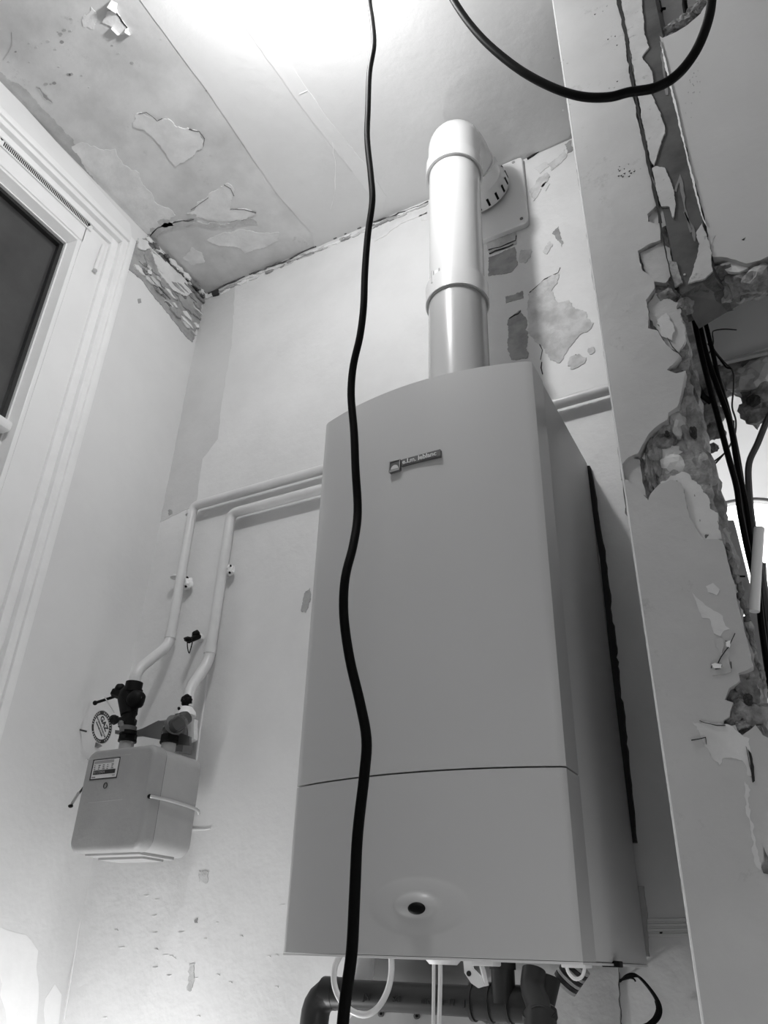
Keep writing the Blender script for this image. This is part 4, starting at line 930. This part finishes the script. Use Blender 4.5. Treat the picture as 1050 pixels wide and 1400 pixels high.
for s, p in (('SC', (540, 1371)), ('muota', (576, 1371)), ('H', (618, 1374)), ('JL', (638, 1375)), ('JN', (500, 1368))):
    q = at(p, Y=WY-WR); text('print', s, (q.x-.004, WY-WR-.0012, zl-.002), XD, ZD, .0115, M_ink, wt, depth=.001) if s != 'muota' else text('print', 'mmmm', (q.x, WY-WR-.0012, zl-.002), XD, ZD, .0115, M_ink, wt, depth=.001)
# second trap at the right: sloping branch and open socket
tp = thing('waste_trap', at((735, 1370), Y=1.15), 'dark plastic trap with sloping branch at the right end of the waste pipe', 'pipe')
mtube('trap_branch', [at((730, 1326), Y=1.18), at((728, 1350), Y=1.17), at((735, 1372), Y=1.15), at((738, 1392), Y=1.13)], .016, M_pvc, tp, n=20, smooth=4)
mtube('trap_cup', [at((748, 1336), Y=1.22), at((742, 1372), Y=1.21)], [.0190, .0165], M_pvc, tp, n=24)
mtube('trap_socket', [at((738, 1388), Y=1.14), at((740, 1425), Y=1.12)], .021, M_pvc, tp, n=24)
bm = bmesh.new(); disc_ring(bm, at((738, 1388), Y=1.138), .0225, (0, -.35, .93), .008, 28); finish(bm, 'socket_rim', M_seam, tp, smooth='auto')
# service stubs, hoses and handles
tag(mtube('condensate_hose', [at(p, Y=1.10) for p in ((466, 1304), (458, 1322), (457, 1345), (466, 1368), (484, 1384), (502, 1387), (518, 1376), (530, 1354), (535, 1330), (535, 1304))], .0042, M_pipe, n=10, smooth=5), 'pale hose looping below the boiler behind the black cable', 'hose')
for i, (x0, x1_) in enumerate(((593, 592), (602, 600))):
    tag(mtube('thin_hose', [at((x0, 1306), Y=1.07), at((x0, 1340), Y=1.07), at((x1_, 1420), Y=1.07)], .0030 if i else .0024, M_pipe, n=8), ('left', 'right')[i]+' one of two thin pale hoses hanging straight below the boiler', 'hose', 'straight hoses under the boiler')
tag(mtube('drip_pipe', [at((500, 1300), Y=1.25), at((498, 1330), Y=1.25), at((488, 1350), Y=1.25)], .0155, M_pipe, n=18), 'short pale pipe stub under the left of the boiler', 'pipe')
hd = thing('isolation_valve', at((650, 1330), Y=1.08), 'white valve handle with a hole hanging under the boiler', 'valve')
slab('handle', [(634, 1308), (645, 1308), (648, 1324), (658, 1334), (664, 1348), (655, 1351), (645, 1344), (636, 1330)], M_white, hd, Y=1.085, t=.003, amp=0)
bm = bmesh.new(); disc_ring(bm, at((641, 1331), Y=1.081), .0032, YD, .001, 12); finish(bm, 'handle_hole', M_seam, hd)
mtube('handle_rod', [at((656, 1310), Y=1.09), at((661, 1330), Y=1.09), at((665, 1348), Y=1.09)], .0035, M_pipe, hd, n=8, smooth=3)
mbox('valve_cap', tuple(at((662, 1316), Y=1.075)-Vector((.018, 0, .004))), tuple(at((662, 1316), Y=1.075)+Vector((.012, .03, .008))), M_white, hd, bevel=.002)
tag(mtube('round_cap', [at((606, 1312), Y=1.06)+ZD*.006, at((606, 1314), Y=1.06)-ZD*.004], [.030, .018], M_white, n=24), 'shallow white cap under the middle of the boiler', 'cap')
cb = mbox('terminal_strip', tuple(at((767, 1320), Y=1.03)-Vector((0, 0, .002))), tuple(at((800, 1318), Y=1.03)+Vector((0, .03, .010))), M_white, None, bevel=.001); tag(cb, 'white terminal strip under the right corner of the boiler', 'connector')
cb = mbox('cable_gland', tuple(at((823, 1322), Y=1.10)), tuple(at((847, 1323), Y=1.10)+Vector((0, .02, .007))), M_black, None, bevel=.001); tag(cb, 'small black cable gland under the boiler side', 'connector')
tag(mtube('small_hose', [at(p, Y=1.06) for p in ((776, 1314), (776, 1327), (785, 1338), (795, 1336), (799, 1325), (799, 1312))], .0021, M_white, n=8, smooth=4), 'small white loop of hose under the right of the boiler', 'hose')
ch = thing('corrugated_hose', at((780, 1340), Y=1.26), 'ribbed grey hose piece against the wall under the boiler', 'hose')
ha, hb = at((790, 1320), Y=1.26), at((772, 1346), Y=1.26)
for i in range(7):
    c = ha.lerp(hb, i/6); bm = bmesh.new(); disc_ring(bm, c, .019, hb-ha, .0042, 20); finish(bm, 'hose_rib', M_pvc if i % 2 else M_under, ch, smooth='auto')
# bar painted dark for the shade inside the lower boiler, and lower plate
tag(mbox('shade_bar', tuple(at((480, 1345), Y=1.285)-Vector((0, 0, .008))), tuple(at((640, 1318), Y=1.285)+Vector((0, .022, .006))), mat('shaded interior grey', .20, .5), None, bevel=.002), 'dark bar standing for the shade inside the lower boiler', 'bar')
jb = thing('fixing_plate', at((590, 1398), Y=1.29), 'pale plate with screws below the waste pipe', 'plate')
slab('plate', [(470, 1410), (490, 1384), (640, 1384), (690, 1410), (690, 1440), (470, 1440)], mat('pale plate', .40, .5), jb, Y=1.30, t=.012, amp=0)
for p in ((521, 1386), (570, 1389)):
    bm = bmesh.new(); disc_ring(bm, at(p, Y=1.286), .0045, YD, .006, 12); finish(bm, 'screw', M_darkmetal, jb)
    bm = bmesh.new(); disc_ring(bm, at(p, Y=1.2825), .0020, YD, .003, 8); finish(bm, 'screw_slot', M_black, jb)
# black wire coil on the wall by the pillar
lw = thing('wire_coil', at((870, 1340), Y=B-.01), 'bundle of thin black wires looping out of the wall by the pillar', 'wire')
for d in (0, 2.5, -2.0):
    mtube('wire', [at((848, 1341-d*.4), Y=B-.002)]+[at((x+d, y+d*.7), Y=B-.02) for x, y in ((858, 1335), (869, 1333), (880, 1342), (894, 1360), (901, 1375), (900, 1388), (892, 1398), (880, 1404))], .0016, M_black, lw, n=6, smooth=4)
mtube('wire', [at(p, Y=B-.02) for p in ((848, 1340), (858, 1337), (866, 1338), (869, 1342))], .0012, M_black, lw, n=6, smooth=3)
mtube('wire', [at(p, Y=B-.02) for p in ((896, 1368), (898, 1380), (893, 1392), (884, 1400))], .0013, M_black, lw, n=6, smooth=3)
crack([(846, 1330), (847, 1360), (850, 1410)], wall_back, Y=B-.003, w=1.4, t=.001)

# ================================================================== BLACK CABLES IN FRONT
pts = [(505, 0, .62), (509, 30, .62), (511, 62, .62), (505, 100, .62), (503, 150, .62), (502, 190, .62), (507, 240, .62), (509, 275, .62), (503, 320, .62), (499, 370, .62), (497, 420, .62), (492, 460, .62), (483, 500, .62), (480, 540, .62), (484, 590, .62), (486, 640, .62), (489, 700, .62), (483, 745, .61), (472, 790, .60), (470, 840, .60), (478, 900, .60), (492, 960, .60), (501, 1010, .60), (498, 1060, .60), (489, 1140, .60), (485, 1220, .60), (481, 1300, .60), (473, 1360, .60), (468, 1410, .60)]
P = [at((x, y), Y=d) for x, y, d in pts]
def run_to(a, b, n): return [a.lerp(b, i/n) for i in range(n+1)]
P = run_to(Vector((P[0].x, P[0].y, ZC)), P[0], 6)[:-1] + P + run_to(P[-1], Vector((P[-1].x-.03, P[-1].y, FL+.006)), 20)[1:]
tag(mtube('power_cable', P, [.0044, .0049], M_cable, n=14, smooth=5), 'long black cable hanging from the ceiling down in front of the boiler', 'cable')
P = [at(p, Y=.50) for p in ((590, -60), (620, 0), (655, 48), (700, 88), (745, 115), (790, 131), (830, 133), (860, 126), (895, 120), (925, 103), (950, 72), (966, 35), (973, 0), (974, -50))]
P = run_to(Vector((P[0].x-.05, .5, ZC)), P[0], 14)[:-1]+P+run_to(P[-1], Vector((P[-1].x-.004, .5, ZC)), 14)[1:]
tag(mtube('looped_cable', P, .0046, M_cable, n=14, smooth=6), 'thick black cable drooping in a loop from the ceiling across the pillar', 'cable')

# ------------------------------------------------------------------ place everything above the floor
for o in list(W):
    o.location = W[o] - (W[o.parent] if o.parent else Vector((0, 0, -CZ)))
